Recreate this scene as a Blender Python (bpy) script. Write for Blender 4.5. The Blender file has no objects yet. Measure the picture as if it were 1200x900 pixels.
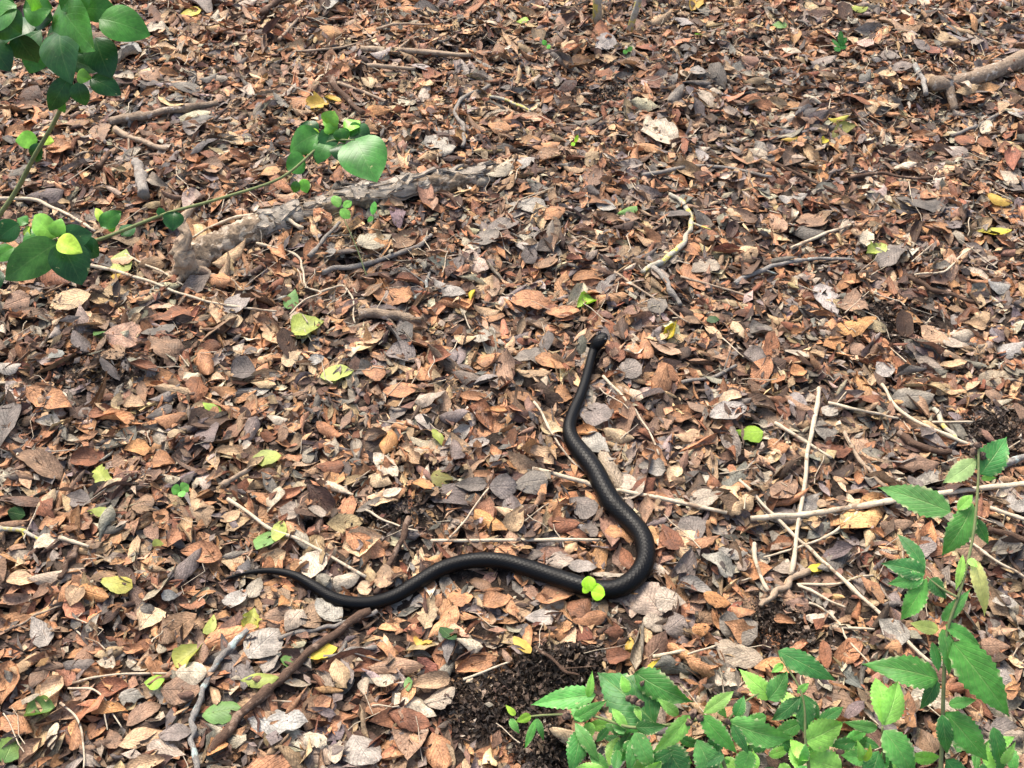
import bpy, math, random
import numpy as np

# ------------------------------------------------------------------ camera, sky, sun, exposure
SC = bpy.context.scene
COL = SC.collection
random.seed(7)
RNG = np.random.default_rng(7)
CAM_H, PITCH, FPX = 1.2, math.radians(45.0), 1307.0
cd = bpy.data.cameras.new('camera')
cam = bpy.data.objects.new('camera', cd)
COL.objects.link(cam)
cam.location = (0, 0, CAM_H)
cam.rotation_euler = (math.radians(90) - PITCH, 0, 0)
cd.sensor_fit = 'HORIZONTAL'
cd.angle = 2 * math.atan(600.0 / FPX)
cd.clip_start = 0.02
cd.clip_end = 500
SC.camera = cam

SUN_EL, SUN_AZ = math.radians(58), math.radians(-28)     # azimuth from +Y towards +X
world = bpy.data.worlds.new('World')
SC.world = world
world.use_nodes = True
wn, wl = world.node_tree.nodes, world.node_tree.links
wn.clear()
sky = wn.new('ShaderNodeTexSky')
sky.sky_type = 'NISHITA'
sky.sun_disc = False
sky.sun_elevation = SUN_EL
sky.sun_rotation = SUN_AZ
sky.air_density = 1.0
sky.dust_density = 4.0
sky.ozone_density = 0.0
bg = wn.new('ShaderNodeBackground')
bg.inputs['Strength'].default_value = 0.15
wo = wn.new('ShaderNodeOutputWorld')
wl.new(sky.outputs['Color'], bg.inputs['Color'])
wl.new(bg.outputs['Background'], wo.inputs['Surface'])
sd = bpy.data.lights.new('sun', 'SUN')
sd.energy = 2.7
sd.angle = math.radians(28)
sd.color = (1.0, 0.935, 0.82)
sun = bpy.data.objects.new('sun', sd)
COL.objects.link(sun)
from mathutils import Vector, Matrix
sdir = Vector((math.sin(SUN_AZ) * math.cos(SUN_EL), math.cos(SUN_AZ) * math.cos(SUN_EL), math.sin(SUN_EL)))
sun.rotation_euler = sdir.to_track_quat('Z', 'Y').to_euler()
sun.location = sdir * 5
vs = SC.view_settings
vs.view_transform = 'Standard'
vs.look = 'None'
vs.exposure = 1.12
vs.gamma = 1.0
vs.use_curve_mapping = False

# ------------------------------------------------------------------ helpers
SP, CP = math.sin(PITCH), math.cos(PITCH)


def at(px, py, h=0.0):
    """pixel of the 1200x900 photograph -> point of the place at height h"""
    a, b = (px - 600) / FPX, -(py - 450) / FPX
    dx, dy, dz = a, b * SP + CP, b * CP - SP
    t = (h - CAM_H) / dz
    return np.array((dx * t, dy * t, h))


def px_size(px, py, h=0.0):
    """metres per pixel at that place (across the view)"""
    p = at(px, py, h)
    depth = p[1] * CP + (CAM_H - p[2]) * SP
    return depth / FPX


def s2l(c):
    c = np.asarray(c, float) / 255.0
    return np.where(c <= 0.04045, c / 12.92, ((c + 0.055) / 1.055) ** 2.4)


def mesh_obj(name, v, faces, mat=None, parent=None, smooth=True, uv=None, col=None):
    """v (n,3); faces list of tuples or (m,4) array; uv per vertex; col per vertex"""
    me = bpy.data.meshes.new(name)
    if isinstance(faces, np.ndarray):
        m = len(faces)
        k = faces.shape[1]
        me.vertices.add(len(v))
        me.vertices.foreach_set('co', np.asarray(v, np.float32).ravel())
        me.loops.add(m * k)
        me.loops.foreach_set('vertex_index', faces.astype(np.int32).ravel())
        me.polygons.add(m)
        me.polygons.foreach_set('loop_start', np.arange(0, m * k, k, dtype=np.int32))
        me.update(calc_edges=True)
    else:
        me.from_pydata([tuple(p) for p in v], [], faces)
    nl = len(me.loops)
    li = np.empty(nl, np.int32)
    me.loops.foreach_get('vertex_index', li)
    if uv is not None:
        ul = me.uv_layers.new(name='UVMap')
        ul.data.foreach_set('uv', np.asarray(uv, np.float32)[li].ravel())
    if col is not None:
        c = np.ones((len(v), 4), np.float32)
        c[:, :3] = col
        ca = me.color_attributes.new('Col', 'FLOAT_COLOR', 'POINT')
        ca.data.foreach_set('color', c.ravel())
    me.polygons.foreach_set('use_smooth', np.full(len(me.polygons), smooth))
    me.update()
    if mat:
        me.materials.append(mat)
    o = bpy.data.objects.new(name, me)
    COL.objects.link(o)
    if parent:
        o.parent = parent
    return o


def empty(name, loc):
    o = bpy.data.objects.new(name, None)
    COL.objects.link(o)
    o.location = loc
    o.empty_display_size = 0.02
    return o


def tag(o, label=None, cat=None, group=None, kind=None):
    if label:
        o['label'] = label
    if cat:
        o['category'] = cat
    if group:
        o['group'] = group
    if kind:
        o['kind'] = kind
    return o


class NT:
    """small node-tree helper"""

    def __init__(self, name):
        self.m = bpy.data.materials.new(name)
        self.m.use_nodes = True
        self.n, self.l = self.m.node_tree.nodes, self.m.node_tree.links
        self.n.clear()
        self.out = self.n.new('ShaderNodeOutputMaterial')

    def put(self, sock, val):
        if isinstance(val, bpy.types.NodeSocket):
            self.l.new(val, sock)
        elif val is not None:
            sock.default_value = val

    def math(self, op, a, b=None, c=None, clamp=False):
        n = self.n.new('ShaderNodeMath')
        n.operation = op
        n.use_clamp = clamp
        for s, x in zip(n.inputs, (a, b, c)):
            self.put(s, x)
        return n.outputs[0]

    def mix(self, f, a, b, mode='MIX'):
        n = self.n.new('ShaderNodeMix')
        n.data_type = 'RGBA'
        n.blend_type = mode
        self.put(n.inputs[0], f)
        self.put(n.inputs[6], a)
        self.put(n.inputs[7], b)
        return n.outputs[2]

    def noise(self, scale, detail=3, rough=0.55, vec=None, col=False):
        n = self.n.new('ShaderNodeTexNoise')
        n.inputs['Scale'].default_value = scale
        n.inputs['Detail'].default_value = detail
        n.inputs['Roughness'].default_value = rough
        if vec is not None:
            self.l.new(vec, n.inputs['Vector'])
        return n.outputs['Color' if col else 'Fac']

    def ramp(self, f, stops):
        n = self.n.new('ShaderNodeValToRGB')
        e = n.color_ramp.elements
        while len(e) < len(stops):
            e.new(0.5)
        for el, (p, c) in zip(e, stops):
            el.position = p
            el.color = (*c, 1) if len(c) == 3 else c
        self.put(n.inputs[0], f)
        return n.outputs[0]

    def range(self, x, a, b, c=0.0, d=1.0, smooth=True):
        n = self.n.new('ShaderNodeMapRange')
        n.interpolation_type = 'SMOOTHSTEP' if smooth else 'LINEAR'
        for s, v in zip(n.inputs, (x, a, b, c, d)):
            self.put(s, v)
        return n.outputs[0]

    def geo(self):
        return self.n.new('ShaderNodeNewGeometry').outputs['Position']

    def obj_coord(self):
        return self.n.new('ShaderNodeTexCoord').outputs['Object']

    def uv(self):
        u = self.n.new('ShaderNodeUVMap')
        s = self.n.new('ShaderNodeSeparateXYZ')
        self.l.new(u.outputs[0], s.inputs[0])
        return s.outputs[0], s.outputs[1]

    def col(self):
        n = self.n.new('ShaderNodeVertexColor')
        n.layer_name = 'Col'
        return n.outputs['Color']

    def bump(self, h, strength, dist):
        n = self.n.new('ShaderNodeBump')
        n.inputs['Strength'].default_value = strength
        n.inputs['Distance'].default_value = dist
        self.l.new(h, n.inputs['Height'])
        return n.outputs[0]

    def finish(self, color, rough=0.6, normal=None, spec=0.4, translucent=None, tr_fac=0.2):
        b = self.n.new('ShaderNodeBsdfPrincipled')
        self.put(b.inputs['Base Color'], color)
        self.put(b.inputs['Roughness'], rough)
        self.put(b.inputs['Specular IOR Level'], spec)
        if normal is not None:
            self.l.new(normal, b.inputs['Normal'])
        if translucent is not None:
            t = self.n.new('ShaderNodeBsdfTranslucent')
            self.put(t.inputs['Color'], translucent)
            if normal is not None:
                self.l.new(normal, t.inputs['Normal'])
            mx = self.n.new('ShaderNodeMixShader')
            mx.inputs[0].default_value = tr_fac
            self.l.new(b.outputs[0], mx.inputs[1])
            self.l.new(t.outputs[0], mx.inputs[2])
            self.l.new(mx.outputs[0], self.out.inputs[0])
        else:
            self.l.new(b.outputs[0], self.out.inputs[0])
        return self.m


# ------------------------------------------------------------------ materials
def make_dead_leaf_mat():
    t = NT('dead_leaf')
    c = t.col()
    u, v = t.uv()
    av = t.math('ABSOLUTE', t.math('SUBTRACT', v, 0.5))
    pos = t.geo()
    n1 = t.noise(55, 3, 0.6, pos)
    n2 = t.noise(420, 2, 0.6, pos)
    n3 = t.noise(160, 3, 0.65, pos)
    lat = t.math('SINE', t.math('ADD', t.math('MULTIPLY', u, 58.0), t.math('MULTIPLY', av, -46.0)))
    lat = t.range(lat, 0.7, 1.0)
    mid = t.range(av, 0.012, 0.035, 1.0, 0.0)
    tone = t.range(n1, 0.3, 0.7, 0.6, 1.25)
    tone = t.math('MULTIPLY', tone, t.range(n2, 0.3, 0.7, 0.72, 1.2))
    tone = t.math('MULTIPLY', tone, t.range(t.math('ADD', av, t.math('MULTIPLY', n3, 0.25)), 0.5, 0.68, 1.0, 0.72))
    tone = t.math('MULTIPLY', tone, t.math('SUBTRACT', 1.0, t.math('MULTIPLY', lat, 0.13)))
    tone = t.math('ADD', tone, t.math('MULTIPLY', mid, 0.16))
    cc = t.n.new('ShaderNodeCombineColor')
    for s in cc.inputs:
        t.l.new(tone, s)
    base = t.mix(1.0, c, cc.outputs[0], 'MULTIPLY')
    spot = t.range(n3, 0.60, 0.72)
    base = t.mix(t.math('MULTIPLY', spot, 0.5), base, (0.05, 0.032, 0.022, 1))
    h = t.math('ADD', t.math('MULTIPLY', mid, -0.8), t.math('MULTIPLY', lat, -0.35))
    h = t.math('ADD', h, t.math('MULTIPLY', n3, 1.2))
    nr = t.bump(h, 0.8, 0.0018)
    return t.finish(base, t.range(n1, 0.3, 0.7, 0.5, 0.8), nr, 0.3, base, 0.10)


def make_green_leaf_mat(name, tr=0.28, rough=0.36, spec=0.5, vk=1.0):
    t = NT(name)
    c = t.col()
    u, v = t.uv()
    av = t.math('ABSOLUTE', t.math('SUBTRACT', v, 0.5))
    pos = t.geo()
    n1 = t.noise(38, 3, 0.6, pos)
    n2 = t.noise(260, 2, 0.6, pos)
    lat = t.math('SINE', t.math('ADD', t.math('MULTIPLY', u, 50.0), t.math('MULTIPLY', av, -40.0)))
    lat = t.range(lat, 0.72, 1.0)
    mid = t.range(av, 0.008, 0.03, 1.0, 0.0)
    tone = t.math('MULTIPLY', t.range(n1, 0.3, 0.7, 0.72, 1.22), t.range(n2, 0.3, 0.7, 0.9, 1.1))
    cc = t.n.new('ShaderNodeCombineColor')
    for s in cc.inputs:
        t.l.new(tone, s)
    base = t.mix(1.0, c, cc.outputs[0], 'MULTIPLY')
    vein = t.math('ADD', t.math('MULTIPLY', lat, 0.22 * vk), t.math('MULTIPLY', mid, 0.45 * vk), clamp=True)
    base = t.mix(vein, base, t.mix(0.45, base, (0.45, 0.55, 0.22, 1)))
    spot = t.range(t.noise(95, 3, 0.6, pos), 0.68, 0.74)
    base = t.mix(t.math('MULTIPLY', spot, 0.7), base, (0.42, 0.40, 0.18, 1))
    h = t.math('ADD', t.math('MULTIPLY', mid, -1.0), t.math('MULTIPLY', lat, -0.6))
    h = t.math('ADD', h, t.math('MULTIPLY', n2, 0.4))
    nr = t.bump(h, 0.02 + 0.5 * min(vk, 1.0), 0.0012)
    return t.finish(base, rough, nr, spec, t.mix(1.0, base, (1.0, 1.25, 0.45, 1), 'MULTIPLY'), tr)


def make_wood_mat(name, dark, light, patch=None, sx=1.0, bump=0.8, scale=90, patch_at=(0.56, 0.64)):
    t = NT(name)
    u, v = t.uv()
    cmb = t.n.new('ShaderNodeCombineXYZ')
    t.l.new(t.math('MULTIPLY', u, 6.0 * sx), cmb.inputs[0])
    t.l.new(t.math('MULTIPLY', v, 9.0), cmb.inputs[1])
    pos = t.geo()
    fib = t.noise(2.4, 4, 0.65, cmb.outputs[0])
    n = t.noise(scale, 4, 0.65, pos)
    f = t.math('ADD', t.math('MULTIPLY', fib, 0.55), t.math('MULTIPLY', n, 0.45))
    c = t.ramp(f, [(0.3, dark), (0.5, tuple((np.array(dark) + np.array(light)) / 2)), (0.68, light)])
    if patch:
        p = t.range(t.noise(48, 4, 0.65, pos), patch_at[0], patch_at[1])
        c = t.mix(t.math('MULTIPLY', p, 0.85), c, (*patch, 1))
    nr = t.bump(f, bump, 0.006)
    return t.finish(c, 0.85, nr, 0.2)


MAT_LEAF = make_dead_leaf_mat()
MAT_GREEN = make_green_leaf_mat('glossy_green_leaf', 0.2, 0.33, 0.3, 0.24)
MAT_HERB = make_green_leaf_mat('herb_leaf', 0.28, 0.48, 0.35)
MAT_STEM = make_wood_mat('green_stem', (0.09, 0.11, 0.04), (0.22, 0.25, 0.11), None, 1, 0.2)
MAT_STRAW = make_wood_mat('pale_straw', (0.30, 0.23, 0.15), (0.66, 0.56, 0.42), (0.22, 0.15, 0.1), 1, 0.4)
MAT_TAN = make_wood_mat('tan_twig', (0.20, 0.14, 0.09), (0.46, 0.35, 0.25), (0.12, 0.08, 0.06), 1, 0.6)
MAT_BROWN = make_wood_mat('brown_twig', (0.045, 0.028, 0.02), (0.15, 0.09, 0.06), (0.26, 0.18, 0.13), 1, 0.8)
MAT_LICHEN = make_wood_mat('lichen_twig', (0.10, 0.085, 0.07), (0.42, 0.39, 0.35), (0.45, 0.55, 0.50), 1, 0.9)
MAT_YELLOW = make_wood_mat('yellow_lichen_twig', (0.22, 0.19, 0.14), (0.58, 0.54, 0.44), (0.62, 0.52, 0.10), 1, 0.8, 90, (0.5, 0.58))
MAT_BRANCH = make_wood_mat('branch_bark', (0.12, 0.085, 0.06), (0.36, 0.27, 0.19), (0.46, 0.40, 0.33), 0.6, 1.0)
MAT_LOG = make_wood_mat('weathered_bark', (0.045, 0.03, 0.02), (0.34, 0.255, 0.175), (0.46, 0.38, 0.29), 0.5, 1.0, 60, (0.5, 0.6))
MAT_FLAKE = make_wood_mat('bark_flake', (0.19, 0.15, 0.115), (0.54, 0.48, 0.40), None, 0.5, 1.0, 70)


def make_soil():
    t = NT('soil')
    pos = t.geo()
    n1 = t.noise(9, 4, 0.6, pos)
    n2 = t.noise(90, 4, 0.7, pos)
    vor = t.n.new('ShaderNodeTexVoronoi')
    vor.inputs['Scale'].default_value = 30
    t.l.new(pos, vor.inputs['Vector'])
    c = t.ramp(n2, [(0.3, (0.009, 0.0065, 0.005)), (0.5, (0.028, 0.019, 0.014)), (0.7, (0.08, 0.057, 0.043))])
    leafy = t.mix(0.6, vor.outputs['Color'], (0.3, 0.17, 0.1, 1))
    leafy = t.mix(1.0, leafy, (0.5, 0.3, 0.2, 1), 'MULTIPLY')
    d = t.n.new('ShaderNodeVectorMath')
    d.operation = 'DISTANCE'
    d.inputs[1].default_value = (0, 1.8, 0)
    t.l.new(pos, d.inputs[0])
    far = t.range(d.outputs['Value'], 1.6, 2.4)
    c = t.mix(t.math('MULTIPLY', far, 0.75), c, leafy)
    h = t.math('ADD', n2, t.math('MULTIPLY', n1, 0.5))
    return t.finish(c, 0.9, t.bump(h, 1.0, 0.01), 0.2)


def make_snake_mat():
    t = NT('black_scales')
    u, v = t.uv()
    s = t.math('MULTIPLY', u, 1.0)
    w = t.math('MULTIPLY', v, 16.0)
    p = t.math('FRACT', t.math('ADD', s, w))
    q = t.math('FRACT', t.math('SUBTRACT', s, w))
    d = t.math('MINIMUM', t.math('MINIMUM', p, t.math('SUBTRACT', 1.0, p)),
               t.math('MINIMUM', q, t.math('SUBTRACT', 1.0, q)))
    h = t.range(d, 0.0, 0.22)
    base = t.mix(h, (0.0015, 0.0015, 0.0018, 1), (0.0032, 0.0034, 0.004, 1))
    n = t.noise(60, 2, 0.5, t.geo())
    nr = t.bump(h, 0.28, 0.0006)
    return t.finish(base, t.range(n, 0.3, 0.7, 0.32, 0.44), nr, 0.14)


MAT_SOIL = make_soil()
MAT_SNAKE = make_snake_mat()
t = NT('snake_eye')
MAT_EYE = t.finish((0.006, 0.005, 0.005, 1), 0.08, None, 0.6)
t = NT('pale_chin')
MAT_CHIN = t.finish((0.30, 0.29, 0.27, 1), 0.5, None, 0.4)
t = NT('flower_bud')
MAT_BUD = t.finish(t.ramp(t.noise(300, 3, 0.6, t.geo()), [(0.35, (0.04, 0.025, 0.02)), (0.65, (0.2, 0.13, 0.09))]), 0.9)

# ------------------------------------------------------------------ ground and its height field
CELL = 0.005
X0, X1, Y0, Y1 = -2.1, 2.1, 0.1, 3.7
NX, NY = int((X1 - X0) / CELL), int((Y1 - Y0) / CELL)


def ground_h(x, y):
    h = 0.010 * np.sin(x * 5.1 + 1.3) * np.cos(y * 4.3 + 0.4) + 0.007 * np.sin(x * 11 + y * 7.7) \
        + 0.005 * np.cos(x * 17.3 - y * 13.1 + 2) + 0.0035 * np.sin(x * 31 + 1.1) * np.sin(y * 37)
    d = np.hypot((x + 0.42) / 0.42, (y - 1.72) / 0.16)
    h = h + 0.022 * np.exp(-d * d)
    fade = np.clip(1.6 - np.hypot(x, y - 1.8) / 4.0, 0, 1)
    return h * fade


gx, gy = np.meshgrid(X0 + (np.arange(NX) + 0.5) * CELL, Y0 + (np.arange(NY) + 0.5) * CELL, indexing='ij')
H = ground_h(gx, gy)


def far_axis(a, b, n, reach):
    inner = np.linspace(a, b, n)
    k = np.geomspace(0.08, reach, 14)
    return np.concatenate([a - k[::-1], inner, b + k])


xs, ys = far_axis(X0, X1, 150, 60), far_axis(Y0, Y1, 130, 60)
mx, my = np.meshgrid(xs, ys, indexing='ij')
gv = np.stack([mx, my, ground_h(mx, my)], -1).reshape(-1, 3)
ii, jj = np.meshgrid(np.arange(len(xs) - 1), np.arange(len(ys) - 1), indexing='ij')
b0 = (ii * len(ys) + jj).ravel()
gf = np.stack([b0, b0 + len(ys), b0 + len(ys) + 1, b0 + 1], 1)
tag(mesh_obj('ground', gv, gf, MAT_SOIL), kind='structure')


def cells(x, y):
    return (np.clip(((x - X0) / CELL).astype(int), 0, NX - 1), np.clip(((y - Y0) / CELL).astype(int), 0, NY - 1))


def surf(x, y, r=0.012, q=0.7):
    """height of the litter around a point"""
    n = max(1, int(r / CELL))
    i, j = int((x - X0) / CELL), int((y - Y0) / CELL)
    i, j = min(max(i, n), NX - n - 1), min(max(j, n), NY - n - 1)
    return float(np.quantile(H[i - n:i + n + 1, j - n:j + n + 1], q))


# ------------------------------------------------------------------ the snake's path (needed while the litter is laid)
SNAKE_PX = [(262, 679, 2), (271, 676, 3.5), (295, 670, 6), (321, 669, 9.5), (347, 675, 12.5), (368, 687, 15), (394, 702, 17),
            (427, 707, 18.5), (459, 700, 19.5), (487, 684, 20), (518, 666, 20.5), (552, 657, 20.5), (586, 657, 21), (620, 666, 23), (656, 678, 24),
            (688, 688, 24.5), (718, 691, 25), (740, 681, 25.5), (754, 663, 25), (757, 644, 24.5), (751, 625, 25), (736, 608, 26),
            (720, 592, 27), (708, 573, 26.5), (697, 551, 26), (684, 534, 25.5), (672, 518, 22), (667, 503, 18.5), (671, 485, 16), (680, 464, 14),
            (686, 446, 13), (691, 427, 12), (695, 412, 12)]


def catmull(P, n):
    P = np.asarray(P, float)
    P = np.vstack([2 * P[0] - P[1], P, 2 * P[-1] - P[-2]])
    out = []
    for k in range(1, len(P) - 2):
        p0, p1, p2, p3 = P[k - 1:k + 3]
        for s in np.linspace(0, 1, n, endpoint=False):
            out.append(0.5 * ((2 * p1) + (-p0 + p2) * s + (2 * p0 - 5 * p1 + 4 * p2 - p3) * s * s + (-p0 + 3 * p1 - 3 * p2 + p3) * s ** 3))
    out.append(P[-2])
    return np.array(out)


SN = catmull(SNAKE_PX, 9)
SN_XY = np.array([at(a, b, 0.045)[:2] for a, b, w in SN])
SN_R = np.array([w * px_size(a, b, 0.045) * 0.5 for a, b, w in SN])
near_snake = np.zeros((NX, NY), bool)
near_stick = np.zeros((NX, NY), bool)
for (x, y), r in zip(SN_XY, SN_R):
    i, j = int((x - X0) / CELL), int((y - Y0) / CELL)
    k = int(r / CELL) + 2
    near_snake[i - k:i + k + 1, j - k:j + k + 1] = True

# ------------------------------------------------------------------ leaf shapes
PAL = {'o': (197, 144, 104), 'O': (210, 154, 102), 't': (206, 172, 134), 'T': (216, 186, 148), 'b': (212, 194, 168), 'B': (184, 167, 147),
       'g': (144, 132, 122), 'G': (122, 112, 104), 'l': (178, 168, 156), 'd': (102, 80, 68), 'r': (150, 101, 75), 'n': (157, 126, 102),
       'y': (222, 196, 66), 'Y': (214, 176, 84), 'v': (182, 192, 98), 'e': (124, 168, 92), 'k': (52, 92, 42), 'L': (166, 206, 74),
       'q': (128, 122, 66), 'w': (178, 172, 163)}
GRIDS = {}


def grid(nu, nv):
    if (nu, nv) not in GRIDS:
        u, v = np.meshgrid(np.linspace(0, 1, nu), np.linspace(-1, 1, nv), indexing='ij')
        i, j = np.meshgrid(np.arange(nu - 1), np.arange(nv - 1), indexing='ij')
        b = (i * nv + j).ravel()
        GRIDS[(nu, nv)] = (u, v, np.stack([b, b + nv, b + nv + 1, b + 1], 1))
    return GRIDS[(nu, nv)]


def outline(u, shape, rg):
    if shape == 'ellip':
        a, b = 0.75, 0.75
    elif shape == 'ovate':
        a, b = 0.55, 1.0
    elif shape == 'obov':
        a, b = 1.05, 0.5
    elif shape == 'herb':
        a, b = 0.62, 1.2
    elif shape == 'broad':
        a, b = 0.58, 0.88
    elif shape == 'lance':
        a, b = 0.95, 1.15
    else:
        a, b = 0.25, 0.3
    m = a / (a + b)
    w = (np.clip(u, 0, 1) ** a) * (np.clip(1 - u, 0, 1) ** b) / (m ** a * (1 - m) ** b)
    return np.maximum(w, 0.03)


SHAPES = ['ellip', 'ovate', 'obov', 'obov', 'lance', 'ellip', 'frag']


def leaf_local(L, W, shape, rg, curl, bend, twist, rip, nu=7, nv=5, fold=0.0, tear=0.1):
    u, v, f = grid(nu, nv)
    w = outline(u, shape, rg)
    jl, jr = 1 + rg.normal(0, tear, nu), 1 + rg.normal(0, tear, nu)
    w = w * np.where(v < 0, jl[:, None], jr[:, None])
    hw = W * 0.5 * w
    ph = rg.uniform(0, 6.28, 4)
    a = curl * (1 + 0.45 * np.sin(u * 3.0 + ph[0]))
    a = np.where(np.abs(a) < 0.05, 0.05, a)
    av = a * np.abs(v)
    y = np.sign(v) * hw * np.sin(av) / np.abs(a)
    y = np.where(np.abs(v) < 1e-6, 0, np.sign(v) * np.abs(hw * np.sin(av) / a))
    # past a right angle the edge rolls back inwards
    y = np.sign(v) * hw * np.sin(av) / a
    z = hw * (1 - np.cos(av)) / a
    z = z + fold * np.abs(y)
    z = z + rip * L * (np.sin(u * rg.uniform(4, 9) + ph[1]) * (0.3 + np.abs(v)) + 0.7 * np.sin(u * rg.uniform(8, 15) + ph[2]) * v)
    x = (u - 0.5) * L
    x = x + rg.normal(0, tear * 0.08 * L, nv)[None, :] * (np.abs(u - 0.5) * 2)
    if abs(bend) > 0.05:
        R = L / bend
        th = x / R
        xn = np.sin(th) * (R - z)
        z = R - np.cos(th) * (R - z)
        x = xn
    tw = twist * (u - 0.5)
    c, s = np.cos(tw), np.sin(tw)
    y, z = y * c - z * s, y * s + z * c
    return np.stack([x.ravel(), y.ravel(), z.ravel()], 1), np.stack([u.ravel(), v.ravel() * 0.5 + 0.5], 1), f


def rest(P, cx, cy, ang, rg, q=0.72, tilt_sd=0.12, follow=0.75):
    """lay a leaf on the height field, tilt it with the slope, and raise the field"""
    c, s = math.cos(ang), math.sin(ang)
    x, y, z = P[:, 0], P[:, 1], P[:, 2]
    ix, iy = cells(cx + x * c - y * s, cy + x * s + y * c)
    h = H[ix, iy]
    hm = h - h.mean()
    sx = float((x * hm).sum() / ((x * x).sum() + 1e-9))
    sy = float((y * hm).sum() / ((y * y).sum() + 1e-9))
    ta = math.atan(max(-0.7, min(0.7, sx))) * follow + rg.normal(0, tilt_sd)
    tb = math.atan(max(-0.7, min(0.7, sy))) * follow + rg.normal(0, tilt_sd * 1.5)
    ca, sa = math.cos(ta), math.sin(ta)
    cb, sb = math.cos(tb), math.sin(tb)
    y2, z2 = y * cb - z * sb, y * sb + z * cb
    x2, z3 = x * ca - z2 * sa, x * sa + z2 * ca
    wx, wy = cx + x2 * c - y2 * s, cy + x2 * s + y2 * c
    ix, iy = cells(wx, wy)
    d = H[ix, iy] - z3
    k = int(q * (len(d) - 1))
    off = np.partition(d, k)[k] + 0.0008
    wz = z3 + off
    np.maximum.at(H, (ix, iy), wz)
    return np.stack([wx, wy, wz], 1)


# where the photograph shows bare, dark ground (pixel centre and half-axes)
BARE = [(585, 812, 80, 44, 0.88), (655, 770, 60, 26, 0.8), (915, 722, 50, 30, 0.45), (110, 425, 70, 28, 0.35), (450, 590, 70, 32, 0.4), (1168, 492, 50, 28, 0.45),
        (1055, 362, 55, 26, 0.45), (545, 30, 50, 12, 0.35), (700, 100, 50, 16, 0.35), (1078, 108, 30, 14, 0.4), (640, 872, 50, 32, 0.6)]
BW = []
for a, b, ra, rb, k in BARE:
    c0 = at(a, b, 0.02)
    BW.append((c0[0], c0[1], abs(at(a + ra, b, 0.02)[0] - c0[0]), abs(at(a, b - rb, 0.02)[1] - c0[1]), k))


def bare(x, y):
    m = np.zeros_like(x)
    wob = 0.35 * np.sin(x * 41 + 1.3 * np.sin(y * 29)) * np.cos(y * 37)
    for bx, by, rx, ry, k in BW:
        d = ((x - bx) / rx) ** 2 + ((y - by) / ry) ** 2 + wob
        m = np.maximum(m, k * np.clip((1.4 - d) * 1.3, 0, 1))
    return m


def in_zone(x, y, margin):
    """inside what the photograph sees, plus a margin"""
    dep = y * CP + CAM_H * SP
    return (np.abs(x) < dep * 0.459 + margin) & (0.585 - margin < y) & (y < 2.46 + margin * 1.4)


def greyness(x, y):
    g = 0.5 + 0.5 * np.sin(x * 6.3 + 2.0 * np.sin(y * 3.1)) * np.cos(y * 5.7 + 0.8)
    return 0.7 * g + np.where(x > 0.35, 0.25, 0.0)


LV, LU, LC, LF = [], [], [], []
nvert = 0


def add_stuff(P, uv, f, col):
    global nvert
    LV.append(P)
    LU.append(uv)
    LF.append(f + nvert)
    LC.append(np.broadcast_to(col, (len(P), 3)))
    nvert += len(P)


KEYS = ['o', 't', 'n', 'r', 'g', 'G', 'd', 'B', 'b']   # warm to grey
W_WARM = np.array([0.29, 0.18, 0.17, 0.10, 0.06, 0.02, 0.09, 0.06, 0.03])
W_GREY = np.array([0.16, 0.13, 0.18, 0.07, 0.17, 0.07, 0.10, 0.08, 0.04])
PLIN = {k: s2l(v) for k, v in PAL.items()}
ALB = 0.78


def leaf_color(k, rg, sd=0.10):
    c = PLIN[k] * ALB * math.exp(rg.normal(0, sd * 1.5))
    c = c * np.exp(rg.normal(0, sd * 0.35, 3))
    return np.clip(c, 0.004, 0.82)


SHP = np.array([(0.75, 0.75), (0.55, 1.0), (1.05, 0.5), (0.9, 0.55), (0.95, 1.15), (0.7, 0.8), (0.25, 0.3), (0.4, 0.25)])


def leaf_batch(L, W, sid, curl, bend, twist, rip, fold, tear, nu, nv):
    """many leaves at once: (n, nu*nv, 3)"""
    n = len(L)
    u, v, f = grid(nu, nv)
    u, v = u[None], v[None]
    c = lambda a: np.asarray(a)[:, None, None]
    a, b = c(SHP[sid, 0]), c(SHP[sid, 1])
    m = a / (a + b)
    w = np.maximum(np.clip(u, 0, 1) ** a * np.clip(1 - u, 0, 1) ** b / (m ** a * (1 - m) ** b), 0.03)
    jl, jr = 1 + RNG.normal(0, tear, (n, nu, 1)), 1 + RNG.normal(0, tear, (n, nu, 1))
    hw = c(W) * 0.5 * w * np.where(v < 0, jl, jr)
    ph = RNG.uniform(0, 6.28, (n, 3))
    k = c(curl) * (1 + 0.45 * np.sin(u * 3.0 + c(ph[:, 0])))
    k = np.where(np.abs(k) < 0.05, 0.05, k)
    av = k * np.abs(v)
    y = np.sign(v) * hw * np.sin(av) / k
    z = hw * (1 - np.cos(av)) / k + c(fold) * np.abs(y)
    z = z + c(rip * L) * (np.sin(u * c(RNG.uniform(4, 9, n)) + c(ph[:, 1])) * (0.3 + np.abs(v)) + 0.7 * np.sin(u * c(RNG.uniform(8, 15, n)) + c(ph[:, 2])) * v)
    x = (u - 0.5) * c(L) + RNG.normal(0, 1, (n, 1, nv)) * c(tear * 0.08 * L) * (np.abs(u - 0.5) * 2)
    bd = np.where(np.abs(bend) < 0.05, 0.05, bend)
    Rr = c(L / bd)
    th = x / Rr
    x, z = np.sin(th) * (Rr - z), Rr - np.cos(th) * (Rr - z)
    tw = c(twist) * (u - 0.5)
    y, z = y * np.cos(tw) - z * np.sin(tw), y * np.sin(tw) + z * np.cos(tw)
    P = np.stack([x, y, z], -1).reshape(n, nu * nv, 3)
    return P, np.stack([u[0].ravel(), v[0].ravel() * 0.5 + 0.5], 1), f


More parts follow.
